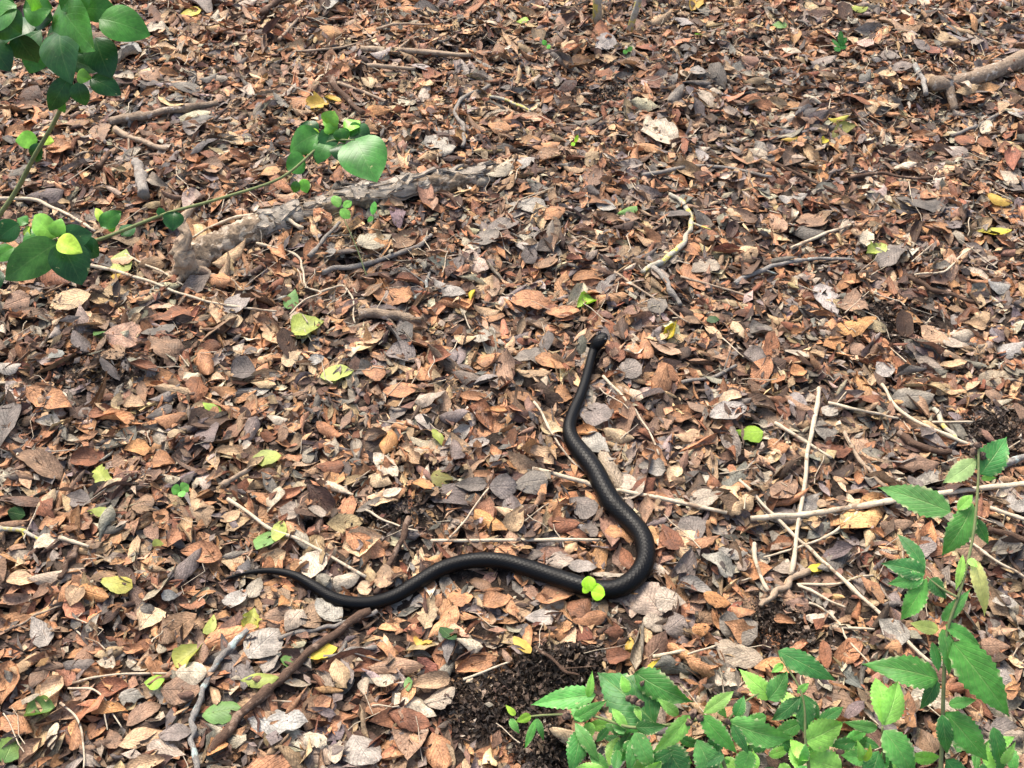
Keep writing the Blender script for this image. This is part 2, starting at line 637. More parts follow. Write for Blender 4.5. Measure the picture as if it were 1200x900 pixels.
def rest_batch(P, cx, cy, ang, q, tilt_sd, follow=0.75):
    n = len(P)
    c, s = np.cos(ang)[:, None], np.sin(ang)[:, None]
    x, y, z = P[..., 0], P[..., 1], P[..., 2]
    cx, cy = cx[:, None], cy[:, None]
    h = H[cells(cx + x * c - y * s, cy + x * s + y * c)]
    hm = h - h.mean(1, keepdims=True)
    sx = (x * hm).sum(1) / ((x * x).sum(1) + 1e-9)
    sy = (y * hm).sum(1) / ((y * y).sum(1) + 1e-9)
    ta = (np.arctan(np.clip(sx, -0.7, 0.7)) * follow + RNG.normal(0, tilt_sd, n))[:, None]
    tb = (np.arctan(np.clip(sy, -0.7, 0.7)) * follow + RNG.normal(0, tilt_sd * 1.5, n))[:, None]
    y2, z2 = y * np.cos(tb) - z * np.sin(tb), y * np.sin(tb) + z * np.cos(tb)
    x2, z3 = x * np.cos(ta) - z2 * np.sin(ta), x * np.sin(ta) + z2 * np.cos(ta)
    wx, wy = cx + x2 * c - y2 * s, cy + x2 * s + y2 * c
    ij = cells(wx, wy)
    d = H[ij] - z3
    k = int(q * (d.shape[1] - 1))
    wz = z3 + np.partition(d, k, axis=1)[:, k:k + 1] + 0.0008
    np.maximum.at(H, ij, wz)
    return np.stack([wx, wy, wz], -1)


def lay_crumbs(n):
    """crumbly humus, grit and leaf dust on the bare patches"""
    for _ in range(6):
        k = n // 6
        q = RNG.integers(0, len(BW), k)
        bw = np.array(BW)[q]
        x = bw[:, 0] + RNG.normal(0, 0.55, k) * bw[:, 2]
        y = bw[:, 1] + RNG.normal(0, 0.55, k) * bw[:, 3]
        ok = RNG.random(k) < bare(x, y) ** 1.5 + 0.1
        x, y = x[ok], y[ok]
        n2 = len(x)
        pal = np.array([(0.022, 0.015, 0.011), (0.045, 0.03, 0.022), (0.08, 0.053, 0.038), (0.14, 0.095, 0.068), (0.25, 0.18, 0.13), (0.42, 0.35, 0.28)])
        col = pal[RNG.choice(6, n2, p=(0.24, 0.27, 0.22, 0.15, 0.09, 0.03))] * np.exp(RNG.normal(0, 0.2, (n2, 1)))
        L = 0.003 + 0.009 * RNG.random(n2) ** 2
        P, uv, f = leaf_batch(L, L * RNG.uniform(0.25, 1.0, n2), np.full(n2, 6), RNG.normal(0, 1.6, n2), RNG.normal(0, 1.2, n2), RNG.normal(0, 0.8, n2), np.full(n2, 0.06), RNG.normal(0, 0.4, n2), 0.3, 3, 3)
        P = rest_batch(P, x, y, RNG.uniform(0, 6.28, n2), 0.55, 0.5)
        add_stuff(P.reshape(-1, 3), np.tile(uv, (n2, 1)), (f[None] + (np.arange(n2) * 9)[:, None, None]).reshape(-1, 4), np.repeat(col, 9, 0))


def lay(total, size, layer, step=1100):
    """strew leaves or fragments, a thin scatter at a time, each scatter resting on what lies there"""
    small = size == 'frag'
    total = int(total * 1.12)
    done = 0
    while done < total:
        n = min(step, total - done)
        done += n
        x, y = RNG.uniform(-1.8, 1.8, n * 3), RNG.uniform(0.15, 3.1, n * 3)
        ok = in_zone(x, y, 0.42)
        ok &= in_zone(x, y, 0.06) | (RNG.random(n * 3) > 0.3)
        x, y = x[ok][:n], y[ok][:n]
        b = bare(x, y)
        keep = np.ones(len(x), bool)
        if not small:
            keep &= RNG.random(len(x)) > b
        if layer >= 2:
            keep &= ~(near_snake[cells(x, y)] & (RNG.random(len(x)) < (0.95 if layer == 3 else 0.7)))
        if layer == 3:
            keep &= ~(near_stick[cells(x, y)] & (RNG.random(len(x)) < 0.8))
        x, y, b = x[keep], y[keep], b[keep]
        n2 = len(x)
        g = greyness(x, y)[:, None]
        pw = W_WARM * (1 - g) + W_GREY * g
        if layer == 0:
            pw = pw * np.array([0.6, 0.5, 1.0, 0.9, 1.2, 1.4, 1.6, 0.8, 0.5])
        if small:
            pw = pw * np.array([0.8, 0.9, 1.2, 0.9, 1.2, 1.3, 1.8, 1.2, 1.6])
            pw = np.where(b[:, None] > 0.4, pw * np.array([0.2, 0.15, 0.7, 0.4, 0.5, 1.4, 4.5, 0.3, 0.7]), pw)
        cdf = np.cumsum(pw / pw.sum(1, keepdims=True), 1)
        ki = np.minimum((RNG.random(n2)[:, None] > cdf).sum(1), len(KEYS) - 1)
        col = np.stack([PLIN[k] for k in KEYS])[ki] * ALB * np.exp(RNG.normal(0, 0.19, (n2, 1))) * np.exp(RNG.normal(0, 0.045, (n2, 3)))
        col = np.clip(col, 0.006, 0.8)
        if small:
            L = 0.0045 + 0.019 * RNG.random(n2) ** 1.4
            L = np.where(b > 0.4, L * 0.6, L)
            P, uv, f = leaf_batch(L * np.where(RNG.random(n2) < 0.2, 1.9, 1.0), L * RNG.uniform(0.2, 0.85, n2), np.where(RNG.random(n2) < 0.7, 6, 1), RNG.normal(0, 0.7, n2), RNG.normal(0, 0.7, n2), RNG.normal(0, 0.6, n2),
                                  np.full(n2, 0.03), np.zeros(n2), 0.25, 3, 3)
            P = rest_batch(P, x, y, RNG.uniform(0, 6.28, n2), 0.7, 0.3)
        else:
            L = np.clip(RNG.lognormal(math.log(0.036), 0.38, n2), 0.013, 0.085)
            sid = RNG.integers(0, len(SHP), n2)
            L = np.where(sid >= 6, L * 0.75, L)
            cs = RNG.random(n2)
            curl = np.where(cs < 0.3, RNG.uniform(0.1, 0.6, n2), np.where(cs < 0.72, RNG.uniform(0.6, 1.5, n2), RNG.uniform(1.5, 2.7, n2))) * RNG.choice((-1, 1), n2)
            if layer == 0:
                curl = curl * 0.5
            nu, nv = (5, 3) if layer == 0 else (7, 5)
            P, uv, f = leaf_batch(L, L * RNG.uniform(0.32, 0.62, n2), sid, curl, RNG.normal(0, 0.7, n2), RNG.normal(0, 0.65, n2), np.abs(RNG.normal(0, 0.03, n2)), RNG.normal(0, 0.2, n2), 0.1, nu, nv)
            P = rest_batch(P, x, y, RNG.uniform(0, 6.28, n2), 0.6 if layer < 2 else 0.68, 0.10 if layer < 2 else 0.24)
        m = P.shape[1]
        add_stuff(P.reshape(-1, 3), np.tile(uv, (n2, 1)), (f[None] + (np.arange(n2) * m)[:, None, None]).reshape(-1, 4), np.repeat(col, m, 0))


# ------------------------------------------------------------------ lay the litter
lay(10000, 'leaf', 0)
lay(9000, 'frag', 0)
lay(8000, 'leaf', 1)
lay(14000, 'frag', 1)
lay(9000, 'leaf', 2)
lay(20000, 'frag', 2)
lay_crumbs(34000)
# ------------------------------------------------------------------ tubes
def tube(path, rad, seg=8, squash=1.0, cap=True, rough=0.0, rg=None, uscale=None):
    path = np.asarray(path, float)
    n = len(path)
    rad = np.broadcast_to(np.asarray(rad, float), (n,))
    sq = np.broadcast_to(np.asarray(squash, float), (n,))
    T = np.gradient(path, axis=0)
    T /= np.linalg.norm(T, axis=1)[:, None] + 1e-12
    ref = np.array((0, 0, 1.0))
    if np.abs(T[:, 2]).max() > 0.85:
        ref = np.array((0.3, -1.0, 0.1)) / 1.05
    S = np.cross(T, ref)
    S /= np.linalg.norm(S, axis=1)[:, None] + 1e-12
    N = np.cross(S, T)
    th = np.linspace(-math.pi / 2, 1.5 * math.pi, seg + 1)
    ds = np.r_[0, np.cumsum(np.linalg.norm(np.diff(path, axis=0), axis=1))]
    if uscale is None:
        U = ds / 0.05
    else:
        U = np.r_[0, np.cumsum(np.diff(ds) / (uscale * 0.5 * (rad[1:] + rad[:-1])))]
    R = np.repeat(rad[:, None], seg + 1, 1)
    if rough and rg is not None:
        nz = rg.normal(0, 1, (n, seg))
        nz = (nz + np.roll(nz, 1, 0) + np.roll(nz, 1, 1)) / 1.7
        nz = np.c_[nz, nz[:, :1]]
        R = R * (1 + rough * nz)
    V = path[:, None, :] + (np.cos(th)[None, :, None] * S[:, None, :] + (np.sin(th)[None, :] * sq[:, None])[..., None] * N[:, None, :]) * R[..., None]
    uv = np.stack([np.repeat(U[:, None], seg + 1, 1), np.repeat(np.linspace(0, 1, seg + 1)[None], n, 0)], -1)
    i, j = np.meshgrid(np.arange(n - 1), np.arange(seg), indexing='ij')
    b = (i * (seg + 1) + j).ravel()
    F = np.stack([b, b + 1, b + seg + 2, b + seg + 1], 1)
    V, uv = V.reshape(-1, 3), uv.reshape(-1, 2)
    if cap:
        m = len(V)
        V = np.vstack([V, path[0], path[-1]])
        uv = np.vstack([uv, uv[0], uv[-1]])
        a = np.arange(seg)
        F = np.vstack([F, np.stack([a + 1, a, np.full(seg, m), np.full(seg, m)], 1), ])
        e = (n - 1) * (seg + 1)
        F = np.vstack([F, np.stack([e + a, e + a + 1, np.full(seg, m + 1), np.full(seg, m + 1)], 1)])
    return V, F, uv


def tube_obj(name, path, rad, mat, parent=None, seg=8, squash=1.0, rough=0.0, rg=None, uscale=None, origin=None):
    V, F, uv = tube(path, rad, seg, squash, True, rough, rg, uscale)
    quads = [tuple(int(k) for k in f) if f[2] != f[3] else tuple(int(k) for k in f[:3]) for f in F]
    base = np.array(origin if origin is not None else (0, 0, 0), float)
    o = mesh_obj(name, V - base, quads, mat, parent, True, uv)
    return o


def raise_field(V):
    ix, iy = cells(V[:, 0], V[:, 1])
    np.maximum.at(H, (ix, iy), V[:, 2])


def smooth1(z, k):
    if k < 2:
        return z
    ker = np.hanning(2 * k + 3)[1:-1]
    ker /= ker.sum()
    return np.convolve(np.pad(z, k, mode='edge'), ker, 'valid')


# ------------------------------------------------------------------ the bark log, the root stump, the thick branches (lie in the litter)
def ground_path(pts, rpx0, rpx1, n=7, lift=0.7, sm=0.5, q=0.6):
    P = catmull(pts, n) if len(pts) > 2 else np.linspace(pts[0], pts[1], 12)
    m = len(P)
    rp = np.linspace(rpx0, rpx1, m)
    out = np.array([at(a, b, 0.04) for a, b in P])
    rad = np.array([px_size(a, b, 0.04) for a, b in P]) * rp
    for _ in range(2):
        z = np.array([surf(p[0], p[1], 0.010, q) for p in out])
        k = int(m * sm)
        if len(pts) == 2:
            cf = np.polyfit(np.arange(m), z, 1)
            z = np.polyval(cf, np.arange(m))
        else:
            z = smooth1(z, max(2, k))
        z = z + rad * lift
        out = np.array([at(a, b, h) for (a, b), h in zip(P, z)])
    return out, rad


log_path, log_r = ground_path([(222, 308), (262, 284), (320, 262), (400, 238), (470, 222), (530, 212), (578, 205)], 19, 11.5, 14, 0.12, 0.6)
log_r = log_r * (1 + 0.10 * np.sin(np.arange(len(log_r)) * 0.31) + 0.06 * np.sin(np.arange(len(log_r)) * 0.83))
lg = empty('fallen_log', log_path[len(log_path) // 2] * (1, 1, 0))
tag(lg, 'weathered grey log with flaking bark lying in the leaves at upper left', 'log')
LO = np.array(lg.location)
tube_obj('trunk', log_path, log_r, MAT_LOG, lg, 30, 0.85, 0.12, np.random.default_rng(3), None, LO)
raise_field(tube(log_path, log_r, 24, 0.85)[0])
for p, r in zip(log_path, log_r):
    i, j, k = int((p[0] - X0) / CELL), int((p[1] - Y0) / CELL), int(r / CELL)
    near_stick[i - k:i + k + 1, j - k:j + k + 1] = True
rg = np.random.default_rng(11)
for k in range(34):
    c = int(rg.uniform(0.3, 0.97) * len(log_path))
    ln, wd = rg.uniform(0.02, 0.095), rg.uniform(0.006, 0.022)
    th0 = rg.uniform(-1.2, 1.2)
    u, v, f = grid(6, 5)
    T = log_path[min(c + 1, len(log_path) - 1)] - log_path[c - 1]
    T /= np.linalg.norm(T)
    S = np.cross(T, (0, 0, 1.0))
    S /= np.linalg.norm(S)
    N = np.cross(S, T)
    r = log_r[c] * (1.06 + 0.05 * rg.random())
    w = wd * (1 + rg.normal(0, 0.2, 6))[:, None] * (1 - 0.5 * np.abs(u - 0.5) ** 2)
    th = th0 + v * w / r * 0.6
    lift = 0.010 * np.abs(u - 0.5) * rg.uniform(0, 2) + rg.normal(0, 0.0007, u.shape)
    th = th + (u - 0.5) * rg.normal(0, 0.5)
    P = log_path[c] + ((u - 0.5) * ln * (1 + 0.25 * rg.normal(0, 1, (1, 5))))[..., None] * T + ((np.sin(th) * (r + lift))[..., None] * S) + ((np.cos(th) * (r * 0.85 + lift))[..., None] * N)
    P = P.reshape(-1, 3)
    nb = len(P)
    P2 = np.vstack([P, P - N * 0.004])
    edge = [i * 5 for i in range(6)] + [25 + j for j in range(1, 5)] + [i * 5 + 4 for i in range(4, -1, -1)] + [j for j in range(3, 0, -1)]
    F = [tuple(int(x) for x in q) for q in f] + [tuple(int(x) + nb for x in q[::-1]) for q in f]
    F += [(edge[i], edge[(i + 1) % len(edge)], edge[(i + 1) % len(edge)] + nb, edge[i] + nb) for i in range(len(edge))]
    uvv = np.stack([u.ravel(), v.ravel() * 0.5 + 0.5], 1)
    mesh_obj('bark_flake', P2 - LO, F, MAT_FLAKE, lg, True, np.vstack([uvv, uvv]) + rg.uniform(0, 9))

sp = at(218, 312, 0.02)
st = empty('root_stump', sp)
tag(st, 'gnarled brown root stump standing at the left end of the log', 'stump')
pp = np.array([sp + (0.0, 0.01, -0.02), sp + (0.002, 0.0, 0.012), sp + (-0.004, 0.006, 0.032), sp + (0.008, 0.02, 0.05), sp + (-0.004, 0.045, 0.062), sp + (0.012, 0.08, 0.066)])
tube_obj('trunk', catmull(pp, 6), np.interp(np.linspace(0, 1, 31), [0, 0.2, 0.45, 0.7, 1], [0.024, 0.019, 0.012, 0.008, 0.004]), MAT_TAN, st, 18, 1.0, 0.2,
         np.random.default_rng(5), None, sp)
srg = np.random.default_rng(6)
for a, ln, c in ((3.0, 0.13, 0.0075), (3.7, 0.09, 0.006), (0.15, 0.11, 0.008), (5.6, 0.10, 0.0065), (4.7, 0.07, 0.005), (1.2, 0.09, 0.006)):
    k = np.linspace(0, 1, 9)
    aa = a + 0.5 * np.sin(k * 4 + srg.uniform(0, 6))
    q = np.stack([sp[0] + np.cumsum(np.cos(aa)) * ln / 9, sp[1] + np.cumsum(np.sin(aa)) * ln / 9, np.zeros(9)], 1)
    hz = np.array([surf(x, y, 0.01, 0.5) for x, y in q[:, :2]])
    q[:, 2] = hz + 0.012 * (1 - k) ** 2 - 0.012 * k + 0.004 * np.sin(k * 7 + a)
    q = np.vstack([sp + (0, 0, 0.012), q])
    tube_obj('root', catmull(q, 3), np.linspace(c * 1.3, c * 0.35, 28) * (1 + 0.12 * srg.normal(0, 1, 28)), MAT_TAN, st, 9, 1, 0.12, srg, None, sp)

bp, br = ground_path([(1092, 98), (1120, 97), (1160, 85), (1205, 66), (1262, 44)], 8.5, 10, 8, 1.3, 0.6)
bo = bp[0] * (1, 1, 0)
bb = empty('fallen_branch', bo)
tag(bb, 'thick smooth grey-brown branch with a broken stub entering at the upper right edge', 'branch')
tube_obj('limb', bp, br * (1 + 0.06 * np.sin(np.arange(len(br)) * 0.9)), MAT_BRANCH, bb, 16, 1, 0.03, np.random.default_rng(8), None, bo)
s0 = bp[6]
tube_obj('stub', catmull([s0, s0 + (0.0, -0.02, -0.01), s0 + (0.006, -0.05, -0.03)], 5), np.linspace(0.011, 0.008, 11), MAT_BRANCH, bb, 10, 1, 0.05, np.random.default_rng(9), None, bo)
raise_field(tube(bp, br, 16)[0])

# ------------------------------------------------------------------ the snake: its height over the litter
HEAD_PX = [(697, 407.5, 13.5), (699.8, 403, 16.8), (703, 399, 17.0), (706.4, 395.8, 14.5), (709.4, 393.2, 11), (711.6, 391.4, 6), (712.3, 390.8, 1.0)]
ALLPX = catmull(SNAKE_PX + HEAD_PX, 9)
m = len(ALLPX)
ZL = np.array([surf(*at(a, b, 0.045)[:2], 0.016, 0.72) for a, b, w in ALLPX])
ZL = smooth1(ZL, 14)
zc = ZL.copy()
for _ in range(3):
    SR = np.array([max(0.3, w) * px_size(a, b, h) * 0.47 for (a, b, w), h in zip(ALLPX, zc)])
    zc = ZL + SR * 0.72
    idx = np.arange(m)
    k0 = m - 9 * 10
    lift = np.clip((idx - k0) / (m - k0), 0, 1)
    zc = zc + 0.026 * lift ** 1.5
    # small hump where the body arches clear of the litter
    zc = zc + 0.006 * np.exp(-((idx - 9 * 12) / 12.0) ** 2)
    zc = smooth1(zc, 4)
SPATH = np.array([at(a, b, h) for (a, b, w), h in zip(ALLPX, zc)])
arc = np.r_[0, np.cumsum(np.linalg.norm(np.diff(SPATH, axis=0), axis=1))]
NEW = np.linspace(0, arc[-1], 640)
SR = np.interp(NEW, arc, SR)
SR = SR * np.interp(np.linspace(0, 1, 640), [0, 0.12, 0.3, 0.6, 0.72, 0.95, 1], [0.95, 0.9, 0.96, 1, 0.95, 0.93, 1.08])
SPATH = np.stack([smooth1(np.interp(NEW, arc, SPATH[:, k]), 7) for k in range(3)], 1)
m = len(SPATH)
squ = np.interp(np.arange(m), [0, m - 60, m - 24, m - 10, m - 1], [0.92, 0.92, 0.9, 0.72, 0.62])
CAPZ = np.full((NX, NY), 9.0)
for p, r, h in zip(SPATH, SR, np.arange(m)):
    if h > m - 60:
        continue
    k = int(r / CELL) + 2
    i, j = int((p[0] - X0) / CELL), int((p[1] - Y0) / CELL)
    sl = (slice(i - k, i + k + 1), slice(j - k, j + k + 1))
    d2 = (gx[sl] - p[0]) ** 2 + (gy[sl] - p[1]) ** 2
    low = p[2] - np.sqrt(np.maximum(r * r - d2, 0)) * 0.92 - 0.001
    CAPZ[sl] = np.where(d2 < (r * 1.08) ** 2, np.minimum(CAPZ[sl], low), CAPZ[sl])


def under_snake(P):
    ix, iy = cells(P[:, 0], P[:, 1])
    P[:, 2] = np.minimum(P[:, 2], CAPZ[ix, iy])
    return P


sk = empty('snake', SPATH[m // 2] * (1, 1, 0))
tag(sk, 'slender black snake with a raised head, winding in an S across the leaf litter', 'snake')
SO = np.array(sk.location)
tube_obj('body', SPATH, SR, MAT_SNAKE, sk, 28, squ, 0, None, 0.52, SO)
hT = SPATH[-4] - SPATH[-10]
hT /= np.linalg.norm(hT)
hS = np.cross(hT, (0, 0, 1))
hS /= np.linalg.norm(hS)
hc, hr = SPATH[-8], SR[-8]
for s in (-1, 1):
    u, v = np.meshgrid(np.linspace(0, math.pi, 7), np.linspace(0, 2 * math.pi, 11), indexing='ij')
    ev = np.stack([np.sin(u) * np.cos(v), np.sin(u) * np.sin(v), np.cos(u)], -1).reshape(-1, 3) * 0.003
    i, j = np.meshgrid(np.arange(6), np.arange(10), indexing='ij')
    b = (i * 11 + j).ravel()
    mesh_obj('eye', ev + hc + hS * s * hr * 0.85 + np.array((0, 0, hr * 0.38)) - SO, np.stack([b, b + 11, b + 12, b + 1], 1), MAT_EYE, sk)

# ------------------------------------------------------------------ sticks, straws, roots
TWIGS = [
    ('lichen_twig', 'short pale blue lichen-covered stick left of the thick upper right branch', 'L', [(1072, 75), (1080, 92), (1086, 107)], 4, 3.5),
    ('branch', 'tan weathered branch lying among leaves at upper left', 'B', [(125, 143), (165, 137), (205, 128), (255, 121)], 6.5, 5),
    ('branch', 'grey stick angled under the tan branch at upper left', 'T', [(137, 152), (165, 165), (195, 176)], 4.5, 3.5),
    ('branch', 'short peeled stub of wood below the tan branch at upper left', 'K', [(170, 228), (165, 205), (160, 190)], 8, 7),
    ('twig', 'short brown stick beside the shrub stem', 'W', [(115, 197), (128, 178)], 4, 3.5),
    ('twig', 'hooked twig with yellow lichen right of the log', 'Y', [(783, 226), (800, 238), (809, 258), (806, 276), (795, 292), (775, 306), (752, 320)], 3, 4.6),
    ('twig', 'grey curved stick below the hooked lichen twig', 'K', [(765, 315), (785, 335), (793, 358)], 4, 3.5),
    ('twig', 'crooked pale twig above the right end of the log', 'K', [(575, 102), (550, 112), (532, 130), (545, 152), (542, 172)], 2.5, 3.2),
    ('twig', 'thin twig with a yellow tip near the crooked pale twig', 'Y', [(575, 112), (600, 120), (625, 130)], 2.5, 2),
    ('twig', 'long pale arched twig below the broad cream leaf', 'K', [(752, 207), (790, 198), (850, 196), (905, 208)], 3, 2.5),
    ('twig', 'long thin brown twig running down right from the arched twig', 'W', [(905, 190), (960, 215), (1010, 240)], 2.6, 2.2),
    ('twig', 'thin dark twig bowed across the litter below the yellow and olive leaves', 'W', [(995, 208), (1030, 203), (1070, 210), (1125, 203)], 2.6, 2),
    ('twig', 'thin grey twig under the thick upper right branch', 'K', [(1118, 160), (1145, 148), (1170, 133)], 2.5, 2.5),
    ('straw', 'short straight pale straw at right above the lichen tuft', 'S', [(928, 290), (965, 275), (1000, 262)], 2.5, 2.3),
    ('lichen_twig', 'lichen-tipped grey twig right of the hooked twig', 'L', [(862, 332), (890, 318), (925, 308), (958, 303), (1000, 305)], 3.6, 2.2),
    ('straw', 'thin curved straw left of the slim yellow leaf', 'S', [(1072, 322), (1105, 318), (1125, 300), (1140, 290)], 1.6, 1.2),
    ('twig', 'dark brown twig sloping down at the right of the crumpled grey leaf', 'W', [(1060, 320), (1085, 335), (1115, 345), (1150, 358)], 3.8, 3),
    ('straw', 'long pale stick running right from under the shrub at the left edge', 'S', [(-20, 306), (60, 308), (110, 312), (170, 328), (215, 345), (265, 358), (325, 364)], 3, 1.5),
    ('straw', 'pale bowed stick at the left edge above the shrub low sprig', 'S', [(-20, 233), (35, 234), (70, 247), (112, 270)], 3, 2.2),
    ('straw', 'thin straw crossing the long pale stick below the stump', 'S', [(145, 297), (190, 320), (225, 340)], 1.6, 1.2),
    ('root', 'pale thin root curving over the left part of the log', 'S', [(355, 268), (330, 255), (290, 252), (255, 262), (225, 278)], 2.8, 2),
    ('root', 'curly pale rootlet below the log', 'S', [(300, 285), (345, 297), (355, 315), (358, 335), (375, 343), (355, 352), (340, 370)], 1.7, 1.2),
    ('root', 'hooked pale rootlet right of the curly one', 'S', [(375, 343), (400, 335), (414, 350), (415, 380)], 1.6, 1.2),
    ('twig', 'tan and grey stick below the log', 'K', [(375, 318), (410, 313), (445, 305), (490, 288), (505, 275)], 4, 3),
    ('twig', 'grey stick propped against the log', 'K', [(366, 300), (380, 280), (397, 262)], 3.2, 2.6),
    ('branch', 'short rotten pale brown log piece below the stick', 'B', [(420, 367), (460, 370), (497, 376)], 8, 6),
    ('twig', 'short whitish green twig standing in the litter', 'L', [(487, 350), (500, 335), (503, 318)], 2.6, 2.4),
    ('straw', 'thick pale straw standing almost upright right of the snake', 'S', [(962, 455), (950, 520), (938, 590), (927, 675)], 3.0, 3.6),
    ('straw', 'pale straw passing under the snake at mid body', 'S', [(624, 549), (852, 601)], 3.0, 3.3),
    ('branch', 'long pale stick running to the right edge behind the tall herb', 'S', [(880, 606), (940, 603), (1005, 593), (1095, 579), (1215, 565)], 3.8, 4.6),
    ('straw', 'bent straw reaching down to the top of the tall herb', 'S', [(1034, 450), (1055, 482), (1100, 505), (1147, 525)], 2.4, 2.6),
    ('straw', 'thin straw lying left of the bent straw', 'S', [(970, 473), (1010, 480), (1052, 491)], 2.2, 2),
    ('twig', 'tan twig slanting above the tall herb long leaf', 'T', [(988, 505), (1010, 540), (1037, 572)], 3, 3),
    ('straw', 'long diagonal straw running down to the tall herb', 'S', [(868, 562), (900, 598), (940, 635), (985, 675), (1040, 727), (1092, 778)], 2, 3.4),
    ('straw', 'short straw crossing behind the upright straw', 'S', [(908, 495), (975, 537)], 2.5, 2.2),
    ('straw', 'thin straw forking off left below the long stick', 'S', [(1005, 600), (975, 625), (940, 640), (895, 655)], 2.2, 1.8),
    ('straw', 'short thick white straw left of the upright straw foot', 'S', [(883, 636), (888, 665), (898, 692)], 3.2, 3),
    ('straw', 'thin straw running right from the upright straw foot', 'S', [(935, 685), (980, 684), (1022, 673)], 2.2, 1.6),
    ('straw', 'thin straw running down right from the upright straw foot', 'S', [(935, 685), (965, 700), (992, 713)], 2.2, 1.8),
    ('straw', 'fine curved straw left of the crossed pale oval leaf', 'S', [(948, 705), (975, 720), (995, 750), (1020, 777)], 1.6, 1.4),
    ('straw', 'short horizontal straw left of the crossed pale oval leaf', 'S', [(975, 735), (1025, 737)], 2.2, 1.8),
    ('root', 'grey-brown root clump at the foot of the upright straw', 'T', [(948, 668), (925, 680), (905, 695), (888, 712)], 5, 4),
    ('straw', 'straight straw slanting down to the rear bend of the snake', 'S', [(268, 585), (320, 620), (375, 645), (430, 678)], 2.3, 2.6),
    ('twig', 'dark brown curved twig ending at the rear bend of the snake', 'W', [(478, 608), (468, 640), (452, 670), (438, 700)], 4.4, 4),
    ('straw', 'straight horizontal straw between the two arms of the snake', 'S', [(505, 634), (706, 632)], 2.2, 2.6),
    ('lichen_twig', 'lichen-spotted grey stick with a pale blue band at lower left', 'L', [(290, 742), (268, 760), (250, 785), (236, 815), (224, 845), (226, 870), (233, 910)], 4, 5),
    ('branch', 'thick dark brown stick at lower left running up to the snake', 'W', [(432, 715), (395, 742), (350, 775), (315, 805), (280, 840), (248, 882)], 5.5, 7.5),
    ('twig', 'grey peeled stick just under the rear bend of the snake', 'K', [(328, 748), (370, 738), (400, 730), (440, 716)], 3, 3.4),
    ('twig', 'short grey stick beside the bright yellow leaf', 'K', [(375, 772), (405, 765), (440, 755)], 3, 3),
    ('straw', 'thin bent straw right of the snake neck', 'S', [(708, 442), (734, 470), (750, 490), (773, 531)], 1.9, 1.7),
    ('straw', 'thin straw curving left of the snake neck', 'S', [(628, 470), (645, 505), (665, 535), (688, 553)], 1.8, 1.5),
    ('straw', 'fine straw above the arched back of the snake', 'S', [(527, 630), (545, 610), (572, 573)], 1.6, 1.3),
    ('straw', 'pair-like fine straw above the dark curved twig', 'S', [(427, 597), (455, 612), (490, 622)], 1.7, 1.4),
    ('straw', 'thin greenish straw at lower left beside the small lime leaf', 'S', [(85, 800), (125, 792), (200, 789)], 1.7, 1.5),
    ('straw', 'fine bowed straw at lower left', 'S', [(78, 805), (115, 811), (142, 853)], 1.6, 1.2),
    ('straw', 'fine straw reaching the bottom edge at lower left', 'S', [(70, 823), (95, 850), (100, 905)], 1.7, 1.5),
    ('twig', 'tan twig at the left edge above the bright orange leaf', 'T', [(5, 742), (35, 725), (70, 707)], 2, 1.6),
    ('straw', 'thin straw at the right edge beside the tall herb top', 'S', [(1130, 631), (1165, 655), (1205, 680)], 1.9, 1.8),
    ('straw', 'short pale straw cut by the right edge', 'S', [(1160, 595), (1210, 612)], 2.8, 2.8),
    ('twig', 'short yellow-lichen stick above the tall herb top', 'Y', [(1092, 478), (1108, 500), (1121, 516)], 3.6, 3.4),
    ('straw', 'short level straw above the tall herb top', 'S', [(1092, 495), (1140, 494)], 1.7, 1.5),
    ('branch', 'dark bark stick left of the tall herb top', 'W', [(1055, 510), (1080, 525), (1120, 531)], 5, 5),
    ('lichen_twig', 'lichen-covered stick cut by the right edge near the tall herb top', 'L', [(1155, 552), (1178, 545), (1210, 534)], 5, 6),
    ('branch', 'dark brown stick cut by the right edge below the short straw', 'W', [(1158, 620), (1210, 636)], 5, 6),
    ('twig', 'thin twig at the top left beyond the yellow leaf', 'T', [(345, 60), (400, 55), (450, 40)], 1.8, 1.5),
    ('twig', 'pale thin twig at the top, right of centre left', 'T', [(440, 34), (470, 28), (503, 30)], 2.2, 1.8),
    ('twig', 'short tan stick at the top left', 'T', [(327, 47), (350, 21)], 2.6, 2),
    ('branch', 'dark stick cut by the top edge left of centre', 'W', [(305, 16), (338, -8)], 4.5, 4.5),
    ('twig', 'pale stick above the shrub sprig over the log', 'T', [(397, 97), (430, 110), (455, 120)], 2.8, 2.2),
    ('branch', 'long flat tan stick above the log', 'T', [(425, 58), (490, 60), (552, 66)], 4.5, 3.5),
    ('branch', 'pale half-buried stick above the log', 'T', [(430, 76), (487, 81)], 3.5, 2.6),
    ('branch', 'dark half-buried stick right of the golden crumpled leaf', 'W', [(383, 88), (402, 112), (426, 133)], 4.5, 4),
    ('twig', 'whitish stick with yellow end at the left edge', 'Y', [(-10, 618), (20, 623), (48, 629)], 3.4, 3),
    ('twig', 'short whitish stick near the left edge', 'S', [(70, 630), (104, 640)], 3.2, 2.4),
    ('twig', 'brown stick left of the snake tail', 'W', [(90, 640), (80, 656), (72, 678)], 4.4, 4),
    ('twig', 'short brown stick right of the green clover', 'T', [(258, 570), (296, 547)], 4.2, 3.4),
    ('twig', 'grey twig right of the snake head', 'K', [(800, 447), (840, 440), (862, 425)], 2.6, 2.6),
    ('twig', 'thin tan twig right below the hooked lichen twig', 'T', [(795, 324), (840, 337), (880, 350)], 1.9, 1.6),
    ('twig', 'fine brown twig slanting below the hooked lichen twig', 'T', [(720, 320), (760, 345), (808, 380)], 1.8, 1.4),
